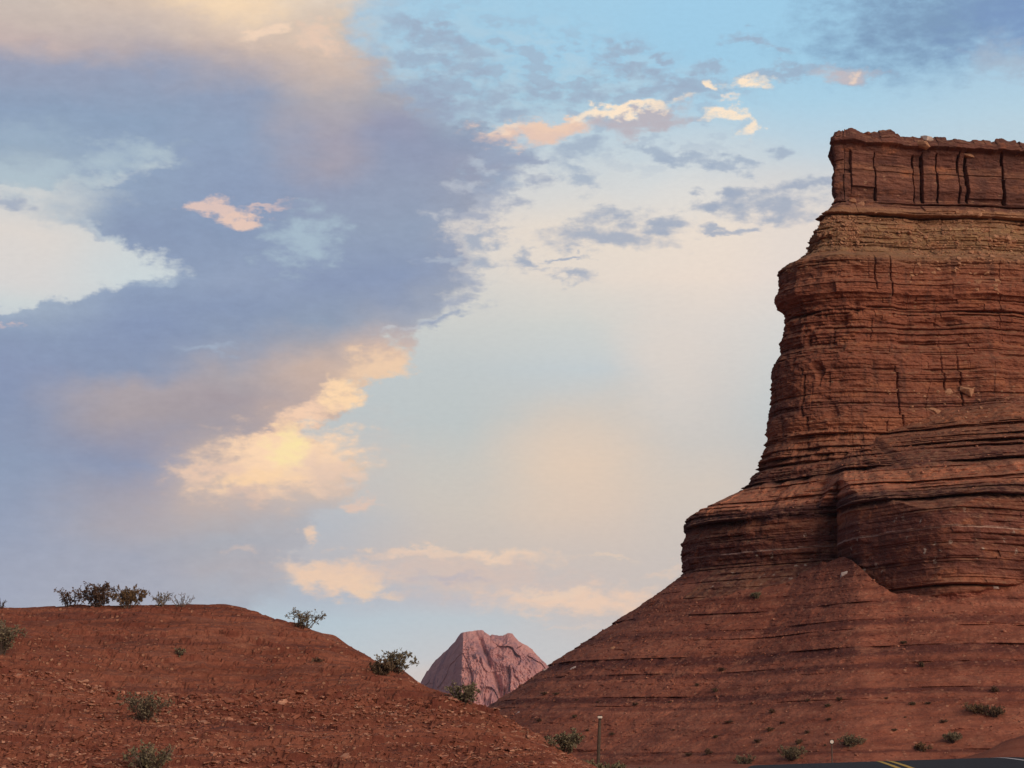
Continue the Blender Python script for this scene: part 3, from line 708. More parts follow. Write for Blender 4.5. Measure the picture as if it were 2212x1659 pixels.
    rockdis = dis_r + (.13 * (1 - .6 * mas) * blk + .10 * blk2) * np.where(Z > capz + 1.5, .12, 1.0) + rough * np.where(Z > capz, .6, 1.)
    # caprock: vertical joints, massive blocks, overhanging cap
    jw = []; p = -20.0
    while p < 140:
        jw.append(p); p += g.choice([1.1, 2.6, 3.8, 4.4, 1.7]) * g.uniform(.8, 1.2)
    jw = np.array(jw)
    qj = QC + .10 * fbm(QC * .8, Z * .6, 6.6, 2)
    ji = np.searchsorted(jw, qj.ravel()).reshape(qj.shape)
    jd = np.minimum(np.abs(qj - jw[np.clip(ji, 0, len(jw) - 1)]), np.abs(qj - jw[np.clip(ji - 1, 0, len(jw) - 1)]))
    jh = np.abs(hsh(ji.astype(np.int64), np.zeros(ji.shape, np.int64), np.full(ji.shape, 2, np.int64)))
    jdepth = .55 + .8 * jh * (.6 + .4 * np.abs(hsh(ji.astype(np.int64), np.floor(Z * .3 + ji * .4).astype(np.int64), np.full(ji.shape, 4, np.int64))))
    blo = hsh(ji.astype(np.int64), np.floor(Z * .20 + ji * .37).astype(np.int64), np.full(ji.shape, 3, np.int64))
    capt = ZTOP - 1.3 - 1.3 * np.abs(hsh(np.floor(ji * .5).astype(np.int64), np.zeros(ji.shape, np.int64), np.full(ji.shape, 6, np.int64)))
    capm = sstep(capz + 1.45, capz + 1.7, Z) * sstep(0, -.35, Z - capt)
    overhang = .55 * sstep(ZTOP - 1.9, ZTOP - 1.5, Z) + .25 * sstep(ZTOP - .5, ZTOP - .8, Z) * sstep(ZTOP - 1.9, ZTOP - 1.5, Z)
    facing = sstep(math.radians(80), math.radians(40), phi)[None, :]
    capdis = capm * (-jdepth * np.exp(-(jd / (.085 + .20 * jh ** 3 * (.4 + np.abs(vnoise(Z * .35, ji * 3.1, 2.))))) ** 4) + .34 * blo) * (.3 + .7 * facing) + (overhang - .25) * (Z > capz) * facing
    # joints also cut the red cliff here and there
    clm = sstep(34, 37, Z) * sstep(capz - 5, capz - 8, Z)
    jd2 = np.abs(((qj * .55 + .25 * hsh(np.floor(Z * .2).astype(np.int64) + 0 * ji, 0 * ji, 0 * ji + 4)) % 1.0) - .5) / .55
    rockdis = rockdis + capdis - clm * (.12 + .28 * mas) * np.exp(-(jd2 / .08) ** 2) * (vnoise(QC * .4, Z * .16, 7.7) > .2) + .35 * (Z > capz) * (Z < capz + 1.45) * facing * (.2 + .8 * np.abs(blk))
    tdis = dis_t + .55 * fbm(X0 * .10, Y0 * .10, Z * .12, 4) + .16 * fbm(X0 * .7, Y0 * .7, Z * 1.2, 4, .6) + .10 * fbm(X0 * .45, Y0 * .45, Z * 3.0, 4, .6) + .05 * fbm(X0 * 3., Y0 * 3., Z * 5., 2)
    ap2 = np.clip(apron, 0, 1)
    rockdis = rockdis * (1 - .6 * ap2 * sstep(32, 36, Z) * sstep(-4, -9, Q)) * (1 + .35 * ap2 * sstep(-9, -4, Q))
    skyline = 1 - front
    D = rockdis * (1 - tal) + tdis * tal
    D = D * (1 - .15 * skyline - .45 * skyline * np.exp(-((Z - 27.6) / .9) ** 2))
    R = np.maximum(R + D, np.where(phi[None, :] > 0, .45, np.where(Q > 0, -.8, 1.2)))
    X = cx[None, :] + nx[None, :] * R; Y = cy[None, :] + ny[None, :] * R
    zoff = .35 * fbm(X * .05, Y * .05, 1.0, 2) * front
    topn = np.clip((Z - (capz + 1.6)) / (ZTOP - capz - 1.6), 0, 1)
    px = (QC)
    topdrop = np.interp(qc, [-16, -9, -5, -2.5, 0, 3, 10, 17, 60], [-4.5, -2.5] + [zat(X, Y + 4, d) - ZTOP for X, Y, d in ((1815, 282, 266), (1830, 274, 265.5), (1850, 272, 265), (1910, 277, 266), (2050, 289, 269), (2212, 299, 272), (2212, 299, 272))])[None, :]
    topn2 = np.clip((Z - (ZTOP - 2.2)) / 2.2, 0, 1)
    rim = .24 * hsh(np.floor(QC / 1.1 + .9 * vnoise(QC * .6, 2., 2.)).astype(np.int64), np.zeros_like(QC, np.int64), np.full(QC.shape, 18, np.int64)) + .22 * fbm(QC * .6, 3., 3., 5, .6)
    ZZ = Z + zoff + topn * topdrop + topn2 * rim
    bed = np.broadcast_to(Z, X.shape)
    # closing plateau rows
    rows_v = [np.stack([X, Y, ZZ], -1)]
    extra = []
    for k, fr in enumerate((.82, .5, .2, .02)):
        Rk = R[-1] * fr
        xk = cx + nx * Rk; yk = cy + ny * Rk
        zk = ZTOP + .12 + .22 * fbm(xk * .7, yk * .7, 4., 3) + topdrop.ravel() + rim.ravel() * fr
        extra.append(np.stack([xk, yk, zk], -1)[None])
    global SPOTS
    vis = (phi[None, :] < math.radians(95)) & (q[None, :] < 24) & (q[None, :] > -60)
    SPOTS = (np.stack([X, Y, ZZ], -1), np.maximum(tal, 0) * vis, bed * vis, np.broadcast_to(nx[None, :], X.shape), np.broadcast_to(ny[None, :], X.shape), ap2 * vis)
    V = np.concatenate(rows_v + extra, 0)
    nrt = V.shape[0]
    bedv = np.concatenate([bed, np.full((4, nc), ZTOP)], 0)
    talv = np.concatenate([np.maximum(tal, 0), np.zeros((4, nc))], 0)
    F = grid_faces(nrt, nc, wrap=True)
    v = V.reshape(-1, 3); at = {'bed': bedv.ravel()}
    tf = talv.ravel()[F].mean(1) > .5
    zf = bedv.ravel()[F].mean(1)
    cap = (zf > zat(1850, 412, 261) + .02) & ~tf
    root = empty('sandstone_butte', (BC[0], BC[1], 0))
    tag(root, 'towering red layered sandstone butte with flat caprock rising from its talus slope', 'butte')
    off = np.array([BC[0], BC[1], 0])
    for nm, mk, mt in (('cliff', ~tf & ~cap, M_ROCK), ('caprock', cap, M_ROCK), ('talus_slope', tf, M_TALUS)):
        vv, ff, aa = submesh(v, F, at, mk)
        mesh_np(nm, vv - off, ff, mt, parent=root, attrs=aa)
    return root
BUTTE = build_butte()

# ------------------------------------------------------------------ near hill on the left
HX = [-400, 0, 60, 150, 250, 420, 500, 545, 600, 690, 760, 830, 880, 910, 960, 1040, 1100, 1180, 1250, 1290, 1400]
HY = [1330, 1312, 1312, 1308, 1305, 1307, 1309, 1318, 1335, 1363, 1396, 1431, 1456, 1480, 1497, 1532, 1561, 1601, 1640, 1661, 1740]
H1D = [65.5, 63.2, 63, 62.7, 62.4, 61.9, 61.6, 61.3, 60.7, 59.6, 58.4, 57, 55.9, 55.2, 53.9, 51.5, 49.7, 47.9, 46.6, 45.9, 44]
H2X = [-400, 0, 150, 250, 330, 500, 700, 800, 900, 960, 1040, 1400]
H2Y = [1400, 1432, 1463, 1486, 1498, 1512, 1512, 1513, 1513, 1516, 1540, 1750]

def hill_z(az, d):
    """az in radians from +Y, d distance; both arrays"""
    Xp = 1106 + np.tan(az) * 1106 / TT * 1.0
    y1 = hermite(Xp, HX, HY); d1 = hermite(Xp, HX, H1D)
    y2 = hermite(Xp, H2X, H2Y); k = 6.0
    y2 = np.maximum(y2, y1 + 2); d2 = d1 - hermite(Xp, [-400, 0, 600, 900, 1040, 1400], [14, 13, 11, 6.5, 3.0, 2.5])
    te = lambda Y: (SP + (829.5 - Y) / 1106 * TT * CP) / np.hypot((Xp - 1106) / 1106 * TT, CP - (829.5 - Y) / 1106 * TT * SP)
    z1 = EYE + d1 * te(y1); z2 = EYE + d2 * te(y2)
    dt = d2 - 9.0
    zt = np.minimum(EYE - .0040 * dt, z2 - .4)
    z = np.empty_like(d)
    # toe .. ridge2 .. dip .. crest .. back
    t = np.clip((d - dt) / (d2 - dt), 0, 1); za = zt + (z2 - zt) * (t ** .9)
    t2 = np.clip((d - d2) / (d1 - d2), 0, 1)
    prof = np.where(t2 < .14, -.02 * t2 / .14, (np.clip((t2 - .14) / .86, 0, 1)))
    prof = np.where(t2 > .14, 1 - (1 - prof) ** 1.45, prof)
    zb = z2 + (z1 - z2) * prof
    zb = zb - .10 * np.sin(np.pi * np.clip(t2 / .2, 0, 1)) * np.clip((z1 - z2), 0, 1)
    bk = np.maximum(d - d1, 0)
    zc = z1 - .02 * bk - .012 * bk * bk
    z = np.where(d < d2, za, np.where(d < d1, zb, zc))
    fr = np.maximum(dt - d, 0)
    z = np.where(d < dt, zt - .10 * fr - .006 * fr * fr, z)
    return z, z1, d1, d2

def hill_full(az, d):
    z, z1, d1, d2 = hill_z(az, d)
    x = d * np.sin(az); y = d * np.cos(az)
    n = .10 * fbm(x * .35, y * .35, 1.5, 3) + .045 * fbm(x * 1.4, y * 1.4, 4.5, 3)
    # stepped thin beds
    near = np.exp(-((d - d2) / 1.6) ** 2)
    st = .16 * sstep(-.05, .25, fbm(x * 1.3, y * 2.6, 7., 3, .6)) * near * np.clip(.5 + vnoise(x * .3, y * .3, 2.), 0, 1)
    zl = z / .42 + .25 * fbm(x * .12, y * .12, 6.5, 2)
    fr = zl - np.floor(zl)
    st2 = .42 * (sstep(.0, 1., fr ** 2.2) - fr) * np.clip(.25 + .9 * fbm(x * .16, y * .16, 3.5, 3), 0, 1)
    st2 = st2 + .10 * (sstep(.05, .2, fbm(x * .8, y * 2.4, 11., 4, .6)) - .75) + .10 * np.exp(-((d - d2) / 2.2) ** 2) * (sstep(.0, .12, fbm(x * .7, y * 3.2, 21., 4, .6)) - .5) + .05 * (sstep(.0, .15, fbm(x * 2.2, y * 5.0, 15., 3, .6)) - .8)
    damp = np.where(np.abs(d - d1) < 2.0, .55, 1.0)
    return z + (n + st + st2) * damp

def build_hill():
    az = np.radians(np.linspace(-19, 6.5, 1000))
    d = np.concatenate([np.arange(22, 34, .5), np.arange(34, 66, .055), np.arange(66, 110, 1.0)])
    A, Dd = np.meshgrid(az, d)
    z = hill_full(A, Dd)
    x = Dd * np.sin(A); y = Dd * np.cos(A)
    v = np.stack([x, y, z], -1).reshape(-1, 3)
    o = mesh_np('hill', v, grid_faces(len(d), len(az)), M_HILL, attrs={'bed': z.ravel() * 2.2})
    tag(o, kind='structure')
    return o
HILL = build_hill()

# ------------------------------------------------------------------ distant mountain
def build_mountain():
    DM = 3000.0
    P = [(560, 1700), (700, 1650), (800, 1590), (860, 1540), (905, 1482), (920, 1455), (935, 1431), (950, 1416), (962, 1407), (985, 1386), (993, 1374), (1001, 1366), (1012, 1362), (1026, 1360), (1043, 1364), (1058, 1371), (1070, 1374), (1090, 1372), (1096, 1367), (1106, 1368), (1110, 1373), (1120, 1384), (1150, 1403), (1176, 1430), (1230, 1500), (1330, 1570), (1500, 1640), (1700, 1700)]
    xs = np.array([DM * math.tan(math.radians(azel(X, Y)[0])) for X, Y in P]); hs = np.array([zat(X, Y, DM) for X, Y in P])
    x = np.linspace(xs[0], xs[-1], 900); t = np.concatenate([np.linspace(0, 1, 260), np.linspace(1.02, 2.2, 40)])
    Xg, T = np.meshgrid(x, t)
    h = np.interp(Xg, xs, hs) + 1.1 * fbm(Xg * .09, 0 * Xg, 3.0, 4, .65) + 1.1 * hsh(np.floor(Xg * .11).astype(np.int64), np.zeros(Xg.shape, np.int64), np.full(Xg.shape, 7, np.int64))
    x0 = DM * math.tan(math.radians(azel(1000, 1370)[0]))
    yc = DM + np.where(Xg < x0, (x0 - Xg) * 3.4, (Xg - x0) * .02) 
    foot = 140.0
    y = yc - foot + foot * T
    cr = 1 - np.clip(1 - T, 0, 1)
    pr = np.where(T <= 1, np.where(cr < .35, .35 * (cr / .35) ** 1.2, .35 + .65 * ((cr - .35) / .65) ** .55), 1 - .45 * (T - 1) ** 1.2)
    en = np.sin(np.pi * np.clip(T, 0, 1)) ** .6
    rid = lambda a, b, c: 1 - 2 * np.abs(vnoise(a, b, c))
    wv = Xg + 14 * fbm(Xg * .02, T * 2.0, 7.1, 3)
    gul = 3 * rid(wv * .022, T * .7, 2.2) + 4 * rid(wv * .06, T * 4.0, 5.2) + 2.2 * rid(wv * .15, T * 9, 9.2) + 4.0 * fbm(Xg * .20, T * 22, 6.2, 4, .65) + 7 * hsh(np.floor(wv * .05 + .6 * vnoise(wv * .05, T * 8, 3.)).astype(np.int64), np.floor(T * 7 + .8 * vnoise(wv * .06, T * 3, 1.)).astype(np.int64), np.full(T.shape, 3, np.int64))
    # ravine running down to the right
    rv = np.abs((Xg - x0) - (14 + 62 * (1 - T)))
    gul = gul - 18 * np.exp(-(rv / 5.0) ** 2) * (Xg > x0)
    y = y - gul * en * np.where(Xg < x0, .55, 1)
    z = -20 + (h + 20) * pr + fbm(Xg * .06, T * 9, 1.2, 4) * 4.0 * np.clip(1.02 - T, 0, 1)
    kf = yc / DM
    v = np.stack([Xg * kf, y, EYE + (z - EYE) * kf], -1).reshape(-1, 3)
    m, q, b = material('far_pink_rock')
    Pp = pos(q)
    n = q.noise(q.vm('MULTIPLY', Pp, (.03, .03, .012)), 1.0, 7.0, .65)
    c = q.ramp(n, [(.36, (.32, .18, .21)), (.45, (.58, .295, .275)), (.7, (.67, .365, .325))])
    sp = q.noise(q.vm('MULTIPLY', Pp, (.12, .12, .07)), 1.0, 5.0, .6)
    c = q.mix(q.mr(sp, .58, .66, 0, .7), c, (.24, .145, .165))
    q.put(b.inputs['Base Color'], c)
    bump(q, b, q.noise(Pp, .08, 7., .7), .8, 5.)
    o = mesh_np('mountain', v, grid_faces(len(t), len(x)), m)
    tag(o, kind='structure')
build_mountain()

# ------------------------------------------------------------------ placing things on the land
bpy.context.view_layer.update()
DG = bpy.context.evaluated_depsgraph_get()
def hit(X, Y):
    d = Vector(ray(X, Y)).normalized()
    ok, loc, nor, idx, ob, mat = scene.ray_cast(DG, Vector((0, 0, EYE)), d)
    return (loc, nor, ob.name) if ok else None
def drop(x, y, z0=200):
    ok, loc, nor, idx, ob, mat = scene.ray_cast(DG, Vector((x, y, z0)), Vector((0, 0, -1)))
    return loc if ok else Vector((x, y, float(ground_z(x, y))))

# ------------------------------------------------------------------ shrubs
class MB:
    def __init__(s): s.v = []; s.f = []
    def tube(s, pts, r0, r1, k=3):
        base = len(s.v); n = len(pts)
        for i, p in enumerate(pts):
            t = (pts[min(i + 1, n - 1)] - pts[max(i - 1, 0)])
            t = t / (np.linalg.norm(t) + 1e-9)
            a = np.cross(t, [0.3, 0.5, 0.8]); a /= np.linalg.norm(a) + 1e-9; bb = np.cross(t, a)
            r = r0 + (r1 - r0) * i / (n - 1)
            for j in range(k):
                an = 2 * math.pi * j / k
                s.v.append(p + r * (math.cos(an) * a + math.sin(an) * bb))
        for i in range(n - 1):
            for j in range(k):
                s.f.append((base + i * k + j, base + i * k + (j + 1) % k, base + (i + 1) * k + (j + 1) % k, base + (i + 1) * k + j))
    def leaf(s, p, d, size, g):
        d = d / (np.linalg.norm(d) + 1e-9)
        sd = np.cross(d, g.normal(size=3)); sd /= np.linalg.norm(sd) + 1e-9
        b = len(s.v)
        s.v += [p, p + d * size * .5 + sd * size * .28, p + d * size, p + d * size * .5 - sd * size * .28]
        s.f.append((b, b + 1, b + 2, b + 3))
    def obj(s, name, mat, parent=None):
        return mesh_np(name, np.array(s.v), np.array(s.f), mat, parent)

def shrub_meshes(g, W, H, stems=9, sub=5, leaves=3, leaf=.05, up=.5, thick=.012, lean=0.0, tw=3):
    br, lf = MB(), MB()
    tips = []
    for i in range(stems):
        a = 2 * math.pi * (i + g.uniform(-.4, .4)) / stems
        sp = g.uniform(.15, 1.0)
        end = np.array([math.cos(a) * W * .5 * sp + lean, math.sin(a) * W * .5 * sp, H * g.uniform(.62, 1.0) * (1 - .45 * sp ** 2 * (1 - up))])
        p0 = np.array([math.cos(a), math.sin(a), 0]) * W * .16 * sp * g.uniform(.3, 1) + np.array([lean * .2, 0, -.06])
        pts = [p0 + (end - p0) * t + np.array([0, 0, H * .12 * math.sin(math.pi * t)]) + g.normal(size=3) * W * .025 * (t > 0) for t in np.linspace(0, 1, 6)]
        br.tube(pts, thick, thick * .4)
        for k in range(sub):
            t = g.uniform(.06, 1.0) ** .8; j = min(int(t * 5), 4); p = pts[j] + (pts[j + 1] - pts[j]) * (t * 5 - j)
            d = (pts[j + 1] - pts[j]); d /= np.linalg.norm(d) + 1e-9
            d = d + g.normal(size=3) * .6 + np.array([0, 0, .25]); d /= np.linalg.norm(d)
            L = H * g.uniform(.16, .36)
            q = [p + d * L * u + g.normal(size=3) * L * .05 * (u > 0) for u in np.linspace(0, 1, 4)]
            br.tube(q, thick * .5, thick * .22)
            for m in range(tw):
                u = g.uniform(.3, 1.); pp = p + d * L * u
                d2 = d + g.normal(size=3) * .8; d2 /= np.linalg.norm(d2)
                L2 = L * g.uniform(.3, .6)
                br.tube([pp, pp + d2 * L2 * .5 + g.normal(size=3) * L2 * .05, pp + d2 * L2], thick * .3, thick * .15)
                for _ in range(leaves):
                    lf.leaf(pp + d2 * L2 * g.uniform(.2, 1.05), d2 + g.normal(size=3) * .8, leaf * g.uniform(.6, 1.3), g)
    return br, lf

L_OLIVE = mat_leaf('olive_leaves', (.150, .125, .078), (.23, .195, .115))
L_TAN = mat_leaf('dry_tan_leaves', (.14, .088, .048), (.22, .14, .07))
L_BROWN = mat_leaf('dry_brown_leaves', (.095, .058, .042), (.165, .098, .062))
L_GREY = mat_leaf('grey_green_leaves', (.155, .13, .085), (.24, .20, .125))
L_DARK = mat_leaf('dark_scrub_leaves', (.115, .078, .050), (.175, .12, .072))
B_DARK = mat_plain('dark_twig_bark', (.085, .058, .046), .9)
B_GREY = mat_plain('grey_twig_bark', (.16, .12, .095), .9)

def shrub(X, Y, wpx, hpx, label, leafmat, barkmat, seed, where='hit', name='desert_shrub', cat='shrub', group=None, **kw):
    """X, Y foot of the shrub in the photograph; wpx, hpx its size there"""
    g = np.random.default_rng(seed)
    p = None
    for k in range(40):
        h = hit(X, Y + k * 1.0)
        if h and h[2] != 'mountain' and h[0].length < 400: p = h[0]; break
    dist = math.hypot(p.x, p.y)
    W = 1.12 * wpx * TT / 1106 * dist; H = .78 * hpx * TT / 1106 * dist
    kw.setdefault('leaf', max(.05, 3.2 * TT / 1106 * dist)); kw.setdefault('thick', max(.008, .95 * TT / 1106 * dist))
    kw['leaves'] = int(kw.get('leaves', 3) * .75 + .5)
    br, lf = shrub_meshes(g, W, H, **kw)
    r = empty(name, p)
    tag(r, label, cat, group)
    br.obj('branches', barkmat, r)
    if lf.v: lf.obj('foliage', leafmat, r)
    return r

def build_shrubs():
    S = shrub
    S(150, 1309, 88, 40, 'dark twiggy shrub with open crown, leftmost of the four on the hill crest', L_BROWN, B_DARK, 1, stems=16, sub=6, leaves=2, up=.9)
    S(212, 1310, 76, 50, 'tall dense brown shrub between the dark twiggy one and the tan one on the crest', L_BROWN, B_DARK, 2, stems=20, sub=9, leaves=6, up=.9)
    S(278, 1310, 82, 44, 'rounded tan dry shrub in the crest row beside the tall brown one', L_TAN, B_GREY, 3, stems=22, sub=9, leaves=6, up=.8)
    S(348, 1310, 60, 38, 'sparse grey leafless shrub just right of the tan one on the hill crest', L_GREY, B_GREY, 4, stems=12, sub=5, leaves=1, up=.9)
    S(392, 1311, 56, 34, 'thin bare grey shrub standing last in the crest row before the hill falls away', L_GREY, B_GREY, 5, stems=11, sub=5, leaves=0, up=.9)
    S(2, 1314, 40, 24, 'low bare twigs on the hill crest at the picture edge', L_BROWN, B_DARK, 6, stems=8, sub=3, leaves=0, up=.6)
    S(655, 1356, 92, 44, 'spreading grey-green shrub alone on the falling hill crest', L_OLIVE, B_DARK, 7, stems=18, sub=7, leaves=3, up=.7)
    S(856, 1452, 78, 50, 'round open-crowned olive shrub on the edge of the hill beside the far mountain', L_OLIVE, B_DARK, 8, stems=16, sub=9, leaves=5, up=.85)
    S(826, 1458, 62, 38, 'low dark dense bush leaning against the round olive shrub', L_DARK, B_DARK, 9, stems=18, sub=8, leaves=6, up=.6)
    S(1004, 1521, 74, 50, 'feathery olive shrub in the notch in front of the far mountain', L_OLIVE, B_DARK, 10, stems=18, sub=8, leaves=5, up=.85)
    S(2, 1412, 84, 76, 'large drooping grey-green shrub cut by the left picture edge', L_GREY, B_GREY, 11, stems=20, sub=9, leaves=6, up=.6)
    S(313, 1556, 92, 66, 'fan-shaped grey-green brush growing below the rubble ledge', L_GREY, B_DARK, 12, stems=24, sub=8, leaves=3, up=.85)
    S(320, 1672, 104, 66, 'feathery green brush at the bottom picture edge on the stony slope', L_OLIVE, B_GREY, 13, stems=24, sub=8, leaves=4, up=.85)
    S(390, 1416, 26, 18, 'tiny green shrub alone on the smooth upper hill slope', L_OLIVE, B_DARK, 14, stems=9, sub=4, leaves=3)
    S(686, 1430, 24, 8, 'flat dry tuft on the upper hill slope under the spreading shrub', L_BROWN, B_DARK, 15, stems=8, sub=3, leaves=2)
    S(1222, 1626, 74, 50, 'dim olive bush behind the lower end of the near hill', L_OLIVE, B_DARK, 16, stems=18, sub=8, leaves=5)
    # green brush around the roadside post: on the roadside itself
    g = np.random.default_rng(40)
    for i, (X, dist, w, h, lab, mt) in enumerate([(1268, 60.5, .75, .36, 'low green bush at the foot of the marker post, on its left', L_OLIVE), (1330, 63, .95, .42, 'low green bush just right of the tall marker post', L_OLIVE), (1385, 66, .8, .30, 'low dark bush second to the right of the tall marker post', L_DARK)]):
        a = math.radians(azel(X, 1640)[0]); x, y = dist * math.tan(a), dist
        p = drop(x, y)
        br, lf = shrub_meshes(np.random.default_rng(50 + i), w, h, stems=20, sub=8, leaves=6, leaf=.06, thick=.01)
        r = empty('roadside_bush', p); tag(r, lab, 'bush')
        br.obj('branches', B_DARK, r); lf.obj('foliage', mt, r)
    S(1712, 1642, 60, 34, 'feathery green bush between the two marker posts behind the road', L_OLIVE, B_DARK, 21, stems=20, sub=8, leaves=6)
    S(1610, 1650, 56, 20, 'low dusty bush left of the feathery green one behind the road', L_GREY, B_DARK, 22, stems=16, sub=6, leaves=5)
    S(1838, 1612, 66, 26, 'dark olive bush on the rise behind the short marker post', L_OLIVE, B_DARK, 23, stems=18, sub=8, leaves=6)
    S(2058, 1604, 46, 24, 'dry grey-green bush on the slope above the double yellow line', L_GREY, B_DARK, 24, stems=16, sub=7, leaves=5)
    S(2150, 1548, 54, 26, 'dark bush among pale grass near the right picture edge', L_DARK, B_DARK, 25, stems=18, sub=8, leaves=6)
    S(2110, 1540, 60, 22, 'yellowish dry bush beside the dark one near the right picture edge', L_TAN, B_GREY, 26, stems=18, sub=8, leaves=5)
    S(1635, 1292, 26, 14, 'lone green scrub at the foot of the cliff where the talus starts', L_OLIVE, B_DARK, 27, stems=12, sub=5, leaves=5)
    S(1990, 1622, 44, 18, 'small tan bush close above the far road edge', L_TAN, B_GREY, 28, stems=14, sub=6, leaves=5)
    # small dark scrub dotted over the talus: five meshes, copied
    protos = []
    for i in range(5):
        br, lf = shrub_meshes(np.random.default_rng(70 + i), 1.0, .55, stems=11, sub=5, leaves=5, leaf=.15, thick=.02, tw=2)
        b2 = MB(); b2.v = br.v + lf.v; b2.f = br.f + [tuple(j + len(br.v) for j in f) for f in lf.f]
        v = np.array(b2.v); f = np.array(b2.f)
        o = mesh_np('scrub_tuft', v, f, L_DARK if i % 2 else L_BROWN)
        protos.append(o)
    c3 = [(395, 1100), (85, 1290), (580, 1298), (360, 1225), (915, 1282), (1105, 1278), (1490, 935), (1365, 1010), (1600, 1075), (1040, 1395), (445, 1412), (520, 1412), (760, 1415), (685, 1462), (110, 1455), (30, 1518), (360, 1500), (910, 1475), (1035, 1315), (1230, 1348), (1385, 1268), (1545, 1305), (1640, 1300), (1890, 1235), (2035, 1225), (1730, 1410), (1435, 1460), (1190, 1510), (1020, 1550), (315, 1600), (200, 1610), (1970, 1465), (1780, 1490), (250, 1190), (700, 1350), (1300, 1420), (1500, 1380), (610, 1530), (860, 1540)]
    c6 = [(925, 815), (1140, 880), (1265, 880), (1480, 935), (1240, 1005), (1080, 1160), (740, 1140), (1455, 1120), (1560, 1205), (1850, 1300), (1590, 1260), (2090, 990), (1000, 1060), (1700, 960), (1330, 1300)]
    pts = [((2560 + a * .651) / 1.8083, (1900 + b * .651) / 1.8083) for a, b in c3] + [((1700 + a * .3738) / 1.8083, (2380 + b * .3738) / 1.8083) for a, b in c6]
    g = np.random.default_rng(5)
    n = 0
    for i, (X, Y) in enumerate(pts):
        h = hit(X, Y + 3)
        if not h or h[2] in ('mountain', 'hill') or (i % 4 == 3 and i > 5): continue
        src = protos[i % 5]
        o = src if n < 5 and i < 5 else src.copy()
        if o is not src: COL.objects.link(o)
        o.location = h[0]; dist = h[0].length
        sc = g.uniform(7, 19) * TT / 1106 * dist
        o.scale = (sc * g.uniform(.9, 1.3), sc, sc * g.uniform(.5, 1.0)); o.rotation_euler = (0, 0, g.uniform(0, 6.28))
        tag(o, 'small dark scrub tuft dotted over the open red talus slope', 'scrub', 'scrub tufts dotted over the talus slope')
        n += 1
build_shrubs()

# ------------------------------------------------------------------ stones
import bmesh
def stone_mesh(name, g, sx=1., sy=.8, sz=.4, n=16):
    bm = bmesh.new()
    for i in range(n):
        d = g.normal(size=3); d /= np.linalg.norm(d)
        d = np.sign(d) * np.abs(d) ** .7
        bm.verts.new((d[0] * sx * .5 * g.uniform(.75, 1.1), d[1] * sy * .5 * g.uniform(.75, 1.1), d[2] * sz * .5))
    bmesh.ops.convex_hull(bm, input=bm.verts)
    for v in [v for v in bm.verts if not v.link_faces]: bm.verts.remove(v)
    bmesh.ops.triangulate(bm, faces=bm.faces)
    me = bpy.data.meshes.new(name); bm.to_mesh(me); bm.free()
    return me

